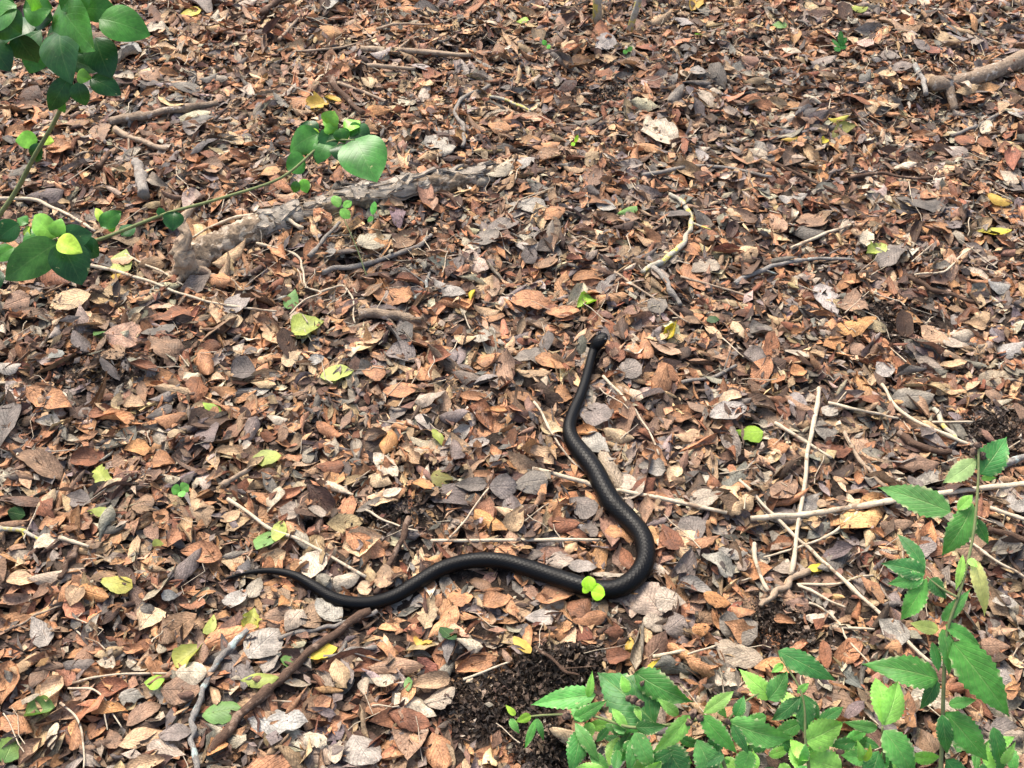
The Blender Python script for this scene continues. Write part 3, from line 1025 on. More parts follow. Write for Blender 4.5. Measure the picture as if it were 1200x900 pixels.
    ('straw', 'short pale straw above the trailing herb', 'S', [(765, 770), (803, 762)], 3, 2.6),
    ('straw', 'thin straw right of the short one above the trailing herb', 'S', [(806, 766), (840, 757)], 1.8, 1.4),
    ('straw', 'fine straw over the edge of the bare soil', 'S', [(543, 797), (597, 775)], 1.8, 1.5),
    ('twig', 'dark root on the bare soil beside the golden yellow leaf', 'W', [(628, 758), (655, 780), (676, 792)], 2.6, 2),
    ('twig', 'dark broken twig beside the small golden leaf', 'W', [(700, 742), (716, 733)], 4, 4),
]
TM = {'L': MAT_LICHEN, 'B': MAT_BRANCH, 'T': MAT_TAN, 'K': MAT_LICHEN, 'W': MAT_BROWN, 'Y': MAT_YELLOW, 'S': MAT_STRAW}
TM['K'] = make_wood_mat('grey_twig', (0.12, 0.10, 0.085), (0.40, 0.36, 0.31), (0.2, 0.16, 0.13), 1, 0.9)
TRG = np.random.default_rng(33)


def lay_twigs(buried):
    """sticks go in before the last leaves fall, straws after"""
    for nm, lb, mt, pts, r0, r1 in TWIGS:
        if (mt != 'S') != buried:
            continue
        k = 0.86 if buried else 0.9
        P, R = ground_path(pts, r0 * k, r1 * k * (0.85 if buried else 0.8), 7, 0.7 if buried else 0.7, 0.35, 0.72)
        if len(P) > 12:
            P[:, :2] += np.stack([smooth1(TRG.normal(0, 0.0035, len(P)), 2), smooth1(TRG.normal(0, 0.0035, len(P)), 2)], 1) * (1.0 if buried else 0.5)
        ix, iy = cells(P[:, 0], P[:, 1])
        P[:, 2] = np.minimum(P[:, 2], CAPZ[ix, iy] - R)
        for i in range(len(P)):
            P[i, 2] = P[max(0, i - 2):i + 3, 2].mean() if CAPZ[ix[i], iy[i]] > 5 else P[i, 2]
        R = R * (1 + 0.08 * np.sin(np.arange(len(R)) * TRG.uniform(0.6, 1.2) + TRG.uniform(0, 6)))
        for q in TRG.integers(1, len(R) - 1, max(1, len(R) // 9)):
            R[q] *= TRG.uniform(1.15, 1.4)
        o0 = P[len(P) // 2] * (1, 1, 0)
        big = max(r0, r1) > 3.9
        o = tube_obj(nm, P, R, TM[mt], None, 12 if big else 8, 1.0, 0.12 if big else 0.07, TRG, None, o0)
        o.location = o0
        tag(o, lb, {'branch': 'branch', 'straw': 'straw', 'root': 'root'}.get(nm, 'twig'), {'straw': 'pale straws on the litter', 'twig': 'twigs on the litter', 'branch': 'sticks in the litter',
            'root': 'rootlets and roots', 'lichen_twig': 'lichen-covered sticks'}[nm])
        if buried and len(P) > 14 and TRG.random() < 0.7:
            q = TRG.integers(4, len(P) - 4)
            d = P[q + 2] - P[q - 2]
            d /= np.linalg.norm(d)
            sd_ = np.array((-d[1], d[0], 0.3)) * TRG.choice((-1, 1))
            ln = TRG.uniform(0.018, 0.045)
            S = catmull([P[q], P[q] + (d * 0.5 + sd_ * 0.5) * ln * 0.5, P[q] + (d * 0.8 + sd_ * 0.8) * ln], 4)
            if not near_snake[cells(S[:, 0], S[:, 1])].any():
                tube_obj('side_twig', S, np.linspace(R[q] * 0.55, R[q] * 0.3, len(S)), TM[mt], o, 7, 1, 0.05, TRG, None, o0)
        if buried:
            raise_field(P + np.array((0, 0, 1)) * R[:, None])
            for p in P:
                i, j = int((p[0] - X0) / CELL), int((p[1] - Y0) / CELL)
                near_stick[i - 3:i + 4, j - 4:j + 3] = True


lay_twigs(True)
lay(6500, 'leaf', 3)
lay(12000, 'frag', 3)

# ------------------------------------------------------------------ single leaves read off the photograph: x y length width angle colour curl
LEAVES = """
224 16 22 10 10 y f;235 6 28 14 -30 g c;185 33 22 14 0 b k;155 57 22 12 -20 w f;192 57 28 9 0 t c;146 91 20 11 0 b c;118 157 29 22 90 n m;72 177 30 18 10 o c
228 148 26 18 60 g c;276 163 22 14 -50 t f;187 147 26 12 -5 r c;248 195 24 18 0 n c;205 117 20 10 0 l c;146 170 20 9 -10 r c
374 124 26 14 20 Y k;390 117 18 9 0 Y c;475 117 18 14 -30 b f;432 97 16 11 0 T c;447 65 24 10 5 l c;494 80 18 14 -40 l f;574 31 20 9 -5 b f;387 10 20 11 0 w k
585 150 26 14 -10 o c;585 200 36 14 35 B c;402 22 36 10 5 r c;565 62 16 10 0 o c;515 170 30 20 -30 l k;417 34 16 8 0 o c
773 157 42 30 -10 b m;758 143 16 13 80 b c;708 58 22 15 30 l f;708 40 24 20 -60 r c;803 25 24 12 -10 l f;823 38 16 7 -10 e f;805 57 22 11 -30 G c;658 77 30 12 -30 G r
742 78 38 14 -25 n c;680 77 26 10 10 t r;710 72 26 9 10 t c;652 94 11 7 80 b f;817 88 18 14 0 l f;826 115 22 16 -50 b c;792 112 22 13 40 g c;883 88 34 9 5 b c
615 190 18 15 60 l f;825 182 22 8 -45 l c;815 7 18 12 45 Y c;640 170 30 11 5 o c;612 24 14 9 0 L f;848 80 18 12 20 t c;673 198 26 9 0 t c
1006 11 20 9 5 v f;912 32 18 8 0 e f;927 60 22 9 -10 b c;952 23 16 8 -15 g f;965 71 28 12 0 g c;1037 25 28 10 -30 n c;1046 65 20 11 -35 g c;1065 44 14 10 45 T f
1056 79 24 11 5 g f;1039 86 20 9 0 T f;1142 47 20 14 -20 B c;1080 55 20 14 -20 g f;1020 127 20 11 -20 T f;1040 125 26 8 5 T c;1130 113 24 8 5 t c;1175 126 22 11 60 t c
1183 206 24 14 -25 b f;982 139 22 8 5 y c;990 150 28 10 25 q c;967 163 12 7 45 y c;925 163 18 7 5 Y c;1130 165 20 17 -30 r f;1153 169 16 14 0 r f;953 112 22 9 -5 b c
1060 195 26 9 10 b c;1150 107 22 9 0 G f;1155 150 18 11 60 b f;1192 131 18 14 40 l f
83 355 46 21 15 T f;20 355 30 20 20 n c;68 325 32 18 -30 r c;142 308 26 20 60 v f;137 325 12 7 0 Y f;279 362 32 19 20 l f;270 300 44 15 35 t c;113 377 22 13 0 t c
115 390 15 10 -30 e f;185 385 38 15 10 g f;200 370 48 17 0 r k;239 425 34 24 -70 o c;272 380 26 13 10 T c;195 410 36 24 -40 n k;95 400 26 16 -50 g c;13 430 24 18 0 l c
65 417 18 11 40 w f;225 440 20 14 -30 b k;170 435 32 9 -15 r r;159 380 22 9 65 t r;70 378 16 11 0 T c;285 440 28 24 0 G c;255 330 28 13 -10 o c
361 386 36 24 12 v f;342 352 18 13 60 e f;395 438 36 19 10 v f;440 283 38 22 25 B m;475 283 34 16 35 n c;457 240 30 13 15 T c;590 265 34 15 10 g f;570 280 30 19 20 g c
460 348 44 20 -5 o k;480 330 30 14 0 r c;527 340 38 14 -30 l c;535 358 40 11 -10 o r;568 393 28 20 60 l k;545 398 26 13 -20 t c;440 397 28 14 15 t c;515 417 26 18 0 r c
573 420 28 14 10 o c;342 420 24 15 20 T f;370 423 20 9 5 w f;320 390 26 20 -60 t c;438 440 26 17 -10 o f;470 415 30 20 -20 g c;553 349 16 6 75 y r;387 302 16 12 10 l f
487 382 26 14 -10 n c;570 365 28 10 -5 t c
618 242 40 15 -8 l f;648 250 26 14 10 o c;710 243 22 13 -5 l f;735 245 22 9 20 e c;790 250 36 13 -10 G f;860 247 16 11 20 T f;620 290 28 13 10 l c;622 302 18 13 50 g f
645 287 22 12 -70 n r;640 312 28 16 20 n c;690 325 38 14 0 o c;622 358 46 22 -5 o k;660 366 38 17 -10 o c;686 355 20 15 30 L c;787 388 22 12 60 y r;835 376 14 8 0 k f
770 360 20 16 30 g f;825 312 32 18 30 B f;875 300 28 16 40 t c;880 420 30 20 -50 g c;735 438 30 19 10 g f;617 418 36 19 0 g k;757 405 34 16 -80 o c;720 410 28 20 -70 r c
785 440 30 15 -20 o c;645 425 34 16 -20 o c;865 390 20 10 -50 T c;893 385 26 18 20 g c;625 437 36 11 0 t c;730 392 24 9 -15 n c;770 321 24 12 -40 B c
972 348 40 22 -65 l f;1000 355 34 23 0 n k;1003 383 48 17 20 O c;978 402 24 12 10 O c;975 380 20 10 80 o c;950 265 34 18 0 n f;928 235 32 10 0 l c;1080 243 52 15 -5 G f
1045 300 36 22 45 g k;1025 295 22 13 20 v k;1162 280 36 12 -8 y f;1170 237 28 11 -20 Y c;1100 268 28 13 -15 o c;1098 392 38 17 -25 t c;1130 393 26 13 10 B c;1120 406 32 11 0 B f
1182 415 24 17 20 w k;1168 340 26 15 0 w f;1070 434 34 13 15 g r;1035 433 20 13 -40 l c;935 415 30 12 -25 B f;935 437 18 14 10 O c;1158 306 20 11 -10 B f;1150 370 17 15 0 t c
1117 425 32 9 10 t c;1142 382 26 9 -15 t c;958 415 16 10 -45 t c
8 500 46 24 70 G m;60 470 50 19 -20 o c;45 545 52 22 -25 n c;55 495 30 11 5 l c;120 485 30 14 5 r c;157 472 22 16 0 t c;185 480 32 12 30 G c;200 488 34 17 10 o c
247 477 20 11 -30 L f;190 540 26 19 0 o c;120 557 24 18 -50 v k;135 570 28 13 15 T c;115 600 24 9 -5 v f;55 587 28 14 30 T c;60 608 34 17 15 o c;160 525 28 15 20 O c
100 540 32 18 0 r c;182 558 20 16 60 n c;230 585 28 20 -70 t c;165 590 30 22 0 n c;235 650 44 21 -10 o c;180 625 24 17 -70 n k;185 637 12 8 0 v f;20 603 18 11 0 k f
55 635 28 17 0 b k;270 605 24 17 30 t f;265 530 28 9 -5 t c;205 505 20 10 15 T c;220 620 30 13 -75 t r
312 536 32 17 5 v f;309 633 28 25 60 e m;327 622 26 15 75 v f;425 636 44 24 15 T c;366 665 34 28 70 b m;455 517 30 20 75 O c;452 545 36 17 -45 b f;445 562 30 14 -30 T c
480 535 26 22 -40 t k;470 460 38 15 0 o f;417 525 28 14 -85 B r;385 545 32 13 0 r c;497 495 22 13 -60 l f;513 513 18 9 -50 v c;510 525 16 9 -55 T c;535 510 34 11 30 l c
558 522 30 13 20 l c;518 560 24 20 0 q f;497 570 28 12 -30 O c;551 570 36 13 0 g f;590 575 30 20 0 g f;565 490 34 22 -50 r c;580 483 28 10 -5 O c;460 577 22 11 20 b f
362 535 18 12 70 B f;342 600 26 16 -15 B c;320 585 30 14 60 b c;372 600 22 14 10 B f;575 613 40 17 -30 O c;325 490 24 9 -10 b c;332 510 18 12 80 n f;385 505 28 12 -30 o c
440 510 26 11 10 n r;580 530 20 12 -70 o c
697 487 36 24 -10 g f;648 502 28 13 -5 T c;685 505 28 13 0 O c;725 510 34 15 -15 T c;697 525 34 24 -30 l f;620 570 40 22 5 g f;877 510 30 16 5 L c;735 563 22 17 -20 b m
763 550 30 16 -10 l c;767 540 30 17 -25 o c;790 555 22 16 60 T c;803 510 30 14 10 t c;730 480 28 24 -60 o k;853 485 40 17 10 l c;855 465 28 11 10 T c;682 595 32 22 -30 g m
660 615 36 19 0 r c;690 620 22 14 10 g f;725 625 42 18 0 o k;785 630 32 22 -60 r f;810 620 32 26 -50 g m;828 587 38 18 5 B f;865 600 34 19 20 t k;657 658 27 20 0 B f
682 665 32 14 0 l f;715 673 42 13 0 B f;757 600 28 12 85 n r;605 610 26 18 60 t c;860 645 34 18 10 l f;840 665 40 19 -40 l k;735 655 30 15 -60 r c;855 570 24 12 15 t c
645 525 24 9 -60 t c;612 465 24 9 -20 o c;635 535 30 14 -20 t c;660 465 20 16 0 o c
967 505 26 23 0 g f;935 470 22 15 -20 l f;972 483 20 12 -40 l f;1015 465 46 17 10 r k;1070 465 44 22 0 g c;912 525 26 13 -30 o c;1075 548 46 14 0 n k;1075 567 26 16 -50 g f
918 575 36 22 40 n f;950 590 32 18 50 l f;920 605 44 18 5 g f;1140 645 36 28 0 n f;1078 645 30 26 50 g f;957 667 20 11 0 y f;1165 460 20 14 -10 n f;1028 547 16 11 -20 O c
985 532 24 11 0 r c;925 665 34 13 0 B f;1193 590 26 18 10 l f;1195 480 22 14 90 n f;1050 615 36 14 0 n c;1173 578 16 10 30 b c;1007 560 14 12 80 o c
135 685 38 17 -15 v f;110 698 38 19 -20 O c;88 700 22 16 60 t c;175 725 32 22 50 T c;195 740 26 19 -80 n c;47 740 36 26 -60 l f;130 805 36 17 5 r c;130 835 40 15 0 O c
168 835 46 17 35 n c;165 865 50 21 18 t c;195 880 40 22 -10 b m;170 895 44 15 10 t c;212 810 42 28 0 n m;225 790 34 24 -5 b f;222 768 38 22 35 v c;181 800 22 18 0 L f
260 835 42 24 10 e m;47 835 34 22 10 e c;12 880 30 24 70 e m;37 818 30 11 0 b c;8 800 44 24 70 o c;15 850 44 19 -15 o c;35 880 38 15 50 n r;88 865 28 18 80 o c
65 810 34 16 65 T r;113 857 22 16 40 o c;132 865 22 17 -70 n c;125 780 20 14 0 b k;95 780 36 15 0 G c;250 815 22 15 -70 t c;205 860 36 22 0 g f;155 815 30 15 10 l k
277 700 30 24 70 l m;293 725 26 18 70 v k;247 733 22 14 70 v f;200 700 18 10 0 w f;305 798 40 17 5 v f;255 880 26 20 40 O c;62 862 34 15 85 b f;28 680 36 15 0 t c
310 755 50 36 50 l m;365 720 36 26 70 n f;385 715 34 25 -40 l f;400 685 44 16 20 B c;345 728 30 20 50 B c;377 763 34 16 20 y c;337 775 16 12 0 e f;326 847 62 32 -5 w k
400 790 32 20 -75 t c;448 798 26 14 -15 b c;487 827 48 26 -25 b m;505 800 44 15 10 t c;515 815 36 24 20 B c;425 878 46 42 -60 l m;515 880 42 34 -70 o c;480 845 46 19 -15 r c
370 868 26 20 -20 b k;395 880 28 18 80 b c;502 718 36 20 75 T k;525 745 26 14 -45 k f;550 757 32 13 -10 b c;558 775 46 17 15 o c;540 700 26 20 0 o f;583 705 32 17 15 o c
525 762 30 14 85 g f;495 750 22 12 -20 Y k;478 800 16 9 90 e f;612 755 32 14 -55 Y m;333 708 14 13 0 O c;450 680 26 20 80 t c;427 690 16 15 0 T f
650 700 46 19 0 o c;680 715 34 20 -30 r k;640 720 46 15 -5 l c;690 727 38 15 10 o c;760 705 42 36 -50 B k;785 705 34 22 -5 b f;750 757 54 18 80 B r;768 730 26 18 -60 B c
725 770 28 18 10 r f;768 782 18 15 60 y f;738 752 14 10 80 Y c;815 690 40 17 -10 l c;840 705 32 14 -10 O c;870 715 28 18 -20 o c;865 738 46 28 -25 g k;865 765 54 30 -20 B m
850 800 26 18 -30 b k;790 735 26 24 40 g k;665 862 40 18 -10 T c;720 742 24 11 10 r c;715 890 34 24 0 l k
1047 738 38 28 -30 l m;967 767 30 14 -80 r f;1045 762 18 16 0 o c;1085 815 40 22 20 b f;1105 827 30 16 -20 b f;1175 710 26 14 -10 l f;1175 795 30 24 -30 l m;1183 815 20 12 40 o c
1165 760 30 19 0 n c;920 727 24 10 -10 o c;1180 860 40 22 -20 g f;1065 847 16 14 60 o c;1085 870 30 20 -60 n c;1050 700 24 16 80 g f;948 820 18 14 -30 n c
"""
CNAME = {'o': 'orange-brown', 'O': 'bright orange-tan', 't': 'tan', 'T': 'light tan', 'b': 'cream', 'B': 'beige', 'g': 'grey', 'G': 'dark grey', 'l': 'pale grey',
         'r': 'reddish-brown', 'n': 'brown', 'y': 'bright yellow', 'Y': 'golden', 'v': 'yellow-green', 'e': 'green', 'k': 'dark green', 'L': 'lime-green', 'q': 'olive', 'w': 'whitish'}
SNAME = {'f': 'flat', 'c': 'curled', 'r': 'rolled-up', 'k': 'crumpled', 'm': 'broad'}
MARKS = [("the snake's head", 705, 397), ("the snake's neck", 672, 490), ("the middle of the snake", 722, 592), ("the snake's right-hand bend", 757, 645),
         ("the lime seedling on the snake", 692, 690), ("the snake's arched back", 565, 657), ("the snake's rear bend", 425, 707), ("the snake's tail", 305, 670),
         ("the bark log", 480, 220), ("the root stump", 218, 295), ("the shrub's top leaves", 90, 60), ("the shrub sprig over the log", 395, 180),
         ("the shrub's low sprig", 70, 285), ("the tan branch at upper left", 200, 130), ("the thick branch at upper right", 1140, 92), ("the two sapling stems", 715, 22),
         ("the curved lichen twig", 802, 270), ("the upright pale straw", 943, 570), ("the lichen stick at lower left", 248, 800), ("the thick dark stick", 345, 785),
         ("the trailing herb", 740, 835), ("the tall herb", 1112, 740), ("the tall herb's top", 1115, 570), ("the bare soil patch", 590, 805),
         ("the yellow-green leaf below the log", 361, 386), ("the broad cream leaf near the saplings", 773, 157), ("the lobed lime leaf", 877, 510),
         ("the upright pale oval leaf", 972, 348), ("the yellow and olive leaves", 985, 150), ("the dark twig at the right", 1110, 345)]
SPECIAL = {(224, 16): 'small bright yellow leaf beside the shrub at the top left', (773, 157): 'broad cream leaf lying flat below the two sapling stems',
           (361, 386): 'bright yellow-green leaf lying flat below the log', (972, 348): 'upright pale grey oval leaf right of centre, tip pointing down',
           (877, 510): 'bright lime-yellow lobed leaf right of the snake', (326, 847): 'large ragged whitish leaf near the bottom edge, right of the dark stick',
           (425, 878): 'large smooth pale grey leaf at the bottom edge', (487, 827): 'large cream leaf left of the bare soil patch', (612, 755): 'golden yellow oval leaf at the edge of the bare soil',
           (1162, 280): 'slim bright yellow leaf near the right edge', (309, 633): 'green veined leaf just above the snake\'s tail', (83, 355): 'light tan veined leaf below the shrub\'s low sprig',
           (750, 757): 'long folded beige leaf pointing down to the trailing herb', (1047, 738): 'pale grey oval leaf crossed by a long straw',
           (990, 150): 'olive leaf under a bright yellow one near the upper right branch', (395, 438): 'yellow-green patched leaf below the brightest yellow-green leaf',
           (377, 763): 'bright yellow crumpled leaf beside the thick dark stick', (8, 500): 'large dark grey leaf cut by the left edge'}
rows = []
for part in LEAVES.replace('\n', ';').split(';'):
    w = part.split()
    if len(w) == 7:
        rows.append((float(w[0]), float(w[1]), float(w[2]), float(w[3]), float(w[4]), w[5], w[6]))
labels = {}
cand = {}
for r in rows:
    key = (int(r[0]), int(r[1]))
    if key in SPECIAL:
        labels[key] = SPECIAL[key]
        continue
    mk = min((q for q in MARKS if math.hypot(q[1] - r[0], q[2] - r[1]) > 12), key=lambda q: math.hypot(q[1] - r[0], q[2] - r[1]))
    dx, dy = r[0] - mk[1], r[1] - mk[2]
    sec = int(((math.degrees(math.atan2(-dy, dx)) + 382.5) % 360) // 45)
    rel = ['right of', 'above and right of', 'above', 'above and left of', 'left of', 'below and left of', 'below', 'below and right of'][sec]
    size = 'large ' if r[2] >= 42 else 'small ' if r[2] <= 20 else ''
    text = f"{size}{SNAME[r[6]]} {CNAME[r[5]]} leaf {rel} {mk[0]}"
    cand.setdefault(text, []).append((math.hypot(dx, dy), key))
for text, ks in cand.items():
    ks.sort()
    for n, (d, key) in enumerate(ks):
        if len(ks) == 1:
            labels[key] = text
        elif len(ks) == 2:
            labels[key] = text + (', nearer one' if n == 0 else ', farther one')
        else:
            labels[key] = text + [', nearest of three', ', middle of three', ', farthest of three'][min(n, 2)]


def px_leaf(r, rg):
    x, y, lp, wp, an, ck, sk_ = r
    h = surf(*at(x, y, 0.03)[:2], 0.015, 0.6)
    c = at(x, y, h)
    a = math.radians(an)
    e0, e1 = at(x - math.cos(a) * lp / 2, y + math.sin(a) * lp / 2, h), at(x + math.cos(a) * lp / 2, y - math.sin(a) * lp / 2, h)
    d = (e1 - e0)[:2]
    L = float(np.hypot(*d))
    w0, w1 = at(x + math.sin(a) * wp / 2, y + math.cos(a) * wp / 2, h), at(x - math.sin(a) * wp / 2, y - math.cos(a) * wp / 2, h)
    W = float(np.hypot(*(w1 - w0)[:2]))
    lo = px_size(x, y, h)
    L = min(L, lp * lo * 1.35) * 1.12
    W = min(W, wp * lo * 1.35) * 1.12
    return c, L, W, math.atan2(d[1], d[0])


def name_for(ck):
    return {'y': 'yellow_leaf', 'Y': 'yellow_leaf', 'v': 'green_leaf', 'e': 'green_leaf', 'k': 'green_leaf', 'L': 'green_leaf', 'q': 'green_leaf'}.get(ck, 'dead_leaf')


rg = np.random.default_rng(21)
for r in sorted(rows, key=lambda r: -r[2] * r[3]):
    c, L, W, an = px_leaf(r, rg)
    ck, stl = r[5], r[6]
    sg = rg.choice((-1, 1))
    curl = {'f': rg.normal(0, 0.2), 'm': rg.uniform(0.15, 0.4) * sg, 'c': rg.uniform(0.5, 1.2) * sg, 'r': rg.uniform(1.6, 2.4), 'k': rg.normal(0, 0.6)}[stl]
    bend = {'f': rg.normal(0, 0.25), 'm': rg.normal(0, 0.2), 'c': rg.normal(0, 0.5), 'r': rg.normal(0, 0.3), 'k': rg.normal(0, 0.8)}[stl]
    rip = {'f': 0.012, 'm': 0.012, 'c': 0.022, 'r': 0.015, 'k': 0.055}[stl]
    W2 = W * (1 + 0.22 * min(curl * curl, 3))
    sh = 'frag' if stl == 'k' and rg.random() < 0.5 else ['ellip', 'ovate', 'obov', 'ellip'][rg.integers(4)]
    if sh == 'frag':
        W2 *= 0.85
    if rg.random() < 0.5:
        an += math.pi
    P, uv, f = leaf_local(L, W2, sh, rg, curl, bend, rg.normal(0, 0.25), rip, 11, 9, rg.normal(0, 0.12), 0.06 if stl != 'k' else 0.16)
    P = rest(P, c[0], c[1], an, rg, 0.74, 0.07, 0.8)
    P = under_snake(P)
    col = np.broadcast_to(leaf_color(ck, rg, 0.05), (len(P), 3)).copy()
    if ck in 'yvLe':
        e = np.abs(uv[:, 1] - 0.5) * 2
        side = uv @ rg.normal(0, 1, 2) + rg.normal(0, 0.3)
        k = np.clip((side - 0.1) * 1.1, 0, 1)[:, None] * rg.uniform(0, 0.6)
        col = col * (1 - k) + np.array(PLIN['y' if ck == 'v' else 'v']) * 0.7 * k
    o0 = np.array((c[0], c[1], float(np.median(P[:, 2]))))
    o = mesh_obj(name_for(ck), P - o0, f, MAT_LEAF if name_for(ck) == 'dead_leaf' else MAT_HERB, None, True, uv, col)
    o.location = o0
    tag(o, labels[(int(r[0]), int(r[1]))], 'leaf', {'dead_leaf': 'dry fallen leaves on the forest floor', 'yellow_leaf': 'fallen yellow leaves', 'green_leaf': 'fallen green leaves'}[name_for(ck)])

raise_field(SPATH + np.array((0, 0, 0.92)) * SR[:, None])
for r, lb in (((299, 688, 28, 15, 66, 'B', 'c'), 'beige leaf tip lapping over the thin tail of the snake'),):
    c, L, W, an = px_leaf(r, rg)
    P, uv, f = leaf_local(L, W * 1.1, 'ovate', rg, -0.5, -0.3, 0.2, 0.02, 11, 9, 0.1, 0.05)
    P = rest(P, c[0], c[1], an, rg, 0.8, 0.05, 0.8)
    o0 = np.array((c[0], c[1], float(np.median(P[:, 2]))))
    o = mesh_obj('dead_leaf', P - o0, f, MAT_LEAF, None, True, uv, np.broadcast_to(leaf_color(r[5], rg, 0.05), (len(P), 3)))
    o.location = o0
    tag(o, lb, 'leaf', 'dry fallen leaves on the forest floor')

V = under_snake(np.concatenate(LV))
lit = mesh_obj('leaf_litter', V, np.concatenate(LF), MAT_LEAF, None, True, np.concatenate(LU), np.concatenate(LC))
tag(lit, 'dense carpet of dry brown, orange and grey fallen leaves and fragments', 'leaf litter', kind='stuff')
# ------------------------------------------------------------------ sticks, straws, roots
lay_twigs(False)

# fine stalks and splinters that nobody could count
TV, TF, TU, tn = [], [], [], 0
for _ in range(900):
    while True:
        x, y = RNG.uniform(-1.6, 1.6), RNG.uniform(0.3, 3.1)
        if in_zone(x, y, 0.3):
            break
    L = RNG.uniform(0.012, 0.06)
    a = RNG.uniform(0, 6.28)
    s = np.linspace(-0.5, 0.5, 5)
    bx = x + math.cos(a) * s * L + np.sin(s * RNG.uniform(2, 5)) * L * RNG.normal(0, 0.2) * -math.sin(a)
    by = y + math.sin(a) * s * L + np.sin(s * RNG.uniform(2, 5)) * L * RNG.normal(0, 0.2) * math.cos(a)
    z0, z1 = surf(bx[0], by[0], 0.006, 0.8), surf(bx[-1], by[-1], 0.006, 0.8)
    r = RNG.uniform(0.0005, 0.0013)
    P = np.stack([bx, by, z0 + (z1 - z0) * (s + 0.5) + r], 1)
    ix, iy = cells(P[:, 0], P[:, 1])
    if (CAPZ[ix, iy] < 5).any() or near_snake[ix, iy].any():
        continue
    Vt, Ft, Ut = tube(P, np.linspace(r, r * 0.7, 5), 4, 1, False)
    TV.append(Vt)
    TF.append(Ft + tn)
    TU.append(Ut + RNG.uniform(0, 20))
    tn += len(Vt)
tag(mesh_obj('stalk_debris', np.concatenate(TV), np.concatenate(TF), MAT_STRAW, None, True, np.concatenate(TU)),
    'fine leaf stalks and splinters scattered through the litter', 'debris', kind='stuff')

# ------------------------------------------------------------------ living plants
def plant_leaf(parent, name, b, tp, wpx, col, mat, origin, rg, serrate=0.0, pleat=0.0, arch=0.10, fold=0.18, up=None, shape='ovate', pale=0.0):
    base, tip = np.asarray(b, float), np.asarray(tp, float)
    X = tip - base
    L = np.linalg.norm(X)
    X /= L
    if up is None:
        up = np.array((rg.normal(0, 0.25), -0.8 + rg.normal(0, 0.25), 1.0))
    Y = np.cross(up, X)
    Y /= np.linalg.norm(Y) + 1e-9
    Z = np.cross(X, Y)
    nu, nv = (25, 9) if serrate else (13, 7)
    u, v, f = grid(nu, nv)
    w = outline(u, shape, rg)
    w = np.where(u < 0.02, 0.03, w)
    if serrate:
        saw = (np.arange(nu) % 2)[:, None] * serrate
        w = w * (1 - saw * np.abs(v) ** 3)
    y = v * wpx * 0.5 * w
    z = arch * L * np.sin(math.pi * u ** 0.9) + fold * np.abs(y) - 0.9 * fold * y * y / (wpx * 0.5)
    z = z + pleat * wpx * np.sin(u * 50 - np.abs(v) * 20 + 1.5) * (np.abs(v) ** 0.7) * (1 - np.abs(v) * 0.3)
    z = z + rg.normal(0, 0.05) * wpx * np.sin(u * rg.uniform(4, 8) + rg.uniform(0, 6)) * v * v + rg.normal(0, 0.14) * y * u
    x = u * L + pleat * 0
    P = base + x[..., None] * X + y[..., None] * Y + z[..., None] * Z
    P = P.reshape(-1, 3)
    c = np.broadcast_to(np.asarray(col), (len(P), 3)).copy()
    if pale > 0:
        e = np.abs(v.ravel())
        k = np.clip((e - 0.72) * 3.2, 0, 1) * (rg.random(len(P)) < pale)
        c = c * (1 - k[:, None]) + np.array((0.62, 0.6, 0.34)) * k[:, None]
    return mesh_obj(name, P - origin, f, mat, parent, True, np.stack([u.ravel(), v.ravel() * 0.5 + 0.5], 1), c)


def gcol(rgb, rg, sd=0.12):
    return np.clip(s2l(rgb) * math.exp(rg.normal(0, sd)) * np.exp(rg.normal(0, 0.05, 3)), 0.004, 0.8)


def stem(parent, pts, r0, r1, origin, mat=None):
    P = catmull([at(*p) for p in pts], 7)
    tube_obj('stem', P, np.linspace(r0, r1, len(P)), mat or MAT_STEM, parent, 8, 1, 0.02, np.random.default_rng(2), None, origin)


# the shrub that reaches in from the left: stems, then base pixel+height -> tip pixel+height, width in pixels, colour
DK, MD, LG, YG = (40, 82, 40), (62, 114, 46), (118, 178, 66), (170, 214, 74)
so = at(-170, 430, 0.0)
sh = empty('shrub', so)
tag(sh, 'green shrub with glossy oval leaves and green stems reaching in from the left', 'shrub')
rg = np.random.default_rng(41)
stem(sh, [(-170, 430, 0.0), (-60, 320, 0.14), (8, 240, 0.24), (42, 180, 0.33), (70, 130, 0.40), (84, 80, 0.47), (80, 30, 0.53)], 0.0042, 0.002, so)
stem(sh, [(-165, 425, 0.01), (-90, 330, 0.06), (0, 296, 0.10), (60, 290, 0.12), (112, 282, 0.13), (190, 252, 0.15), (260, 232, 0.165), (330, 208, 0.18), (380, 168, 0.20), (416, 164, 0.21)], 0.0040, 0.0016, so)
stem(sh, [(8, 294, 0.10), (40, 286, 0.14), (66, 280, 0.17)], 0.003, 0.002, so)
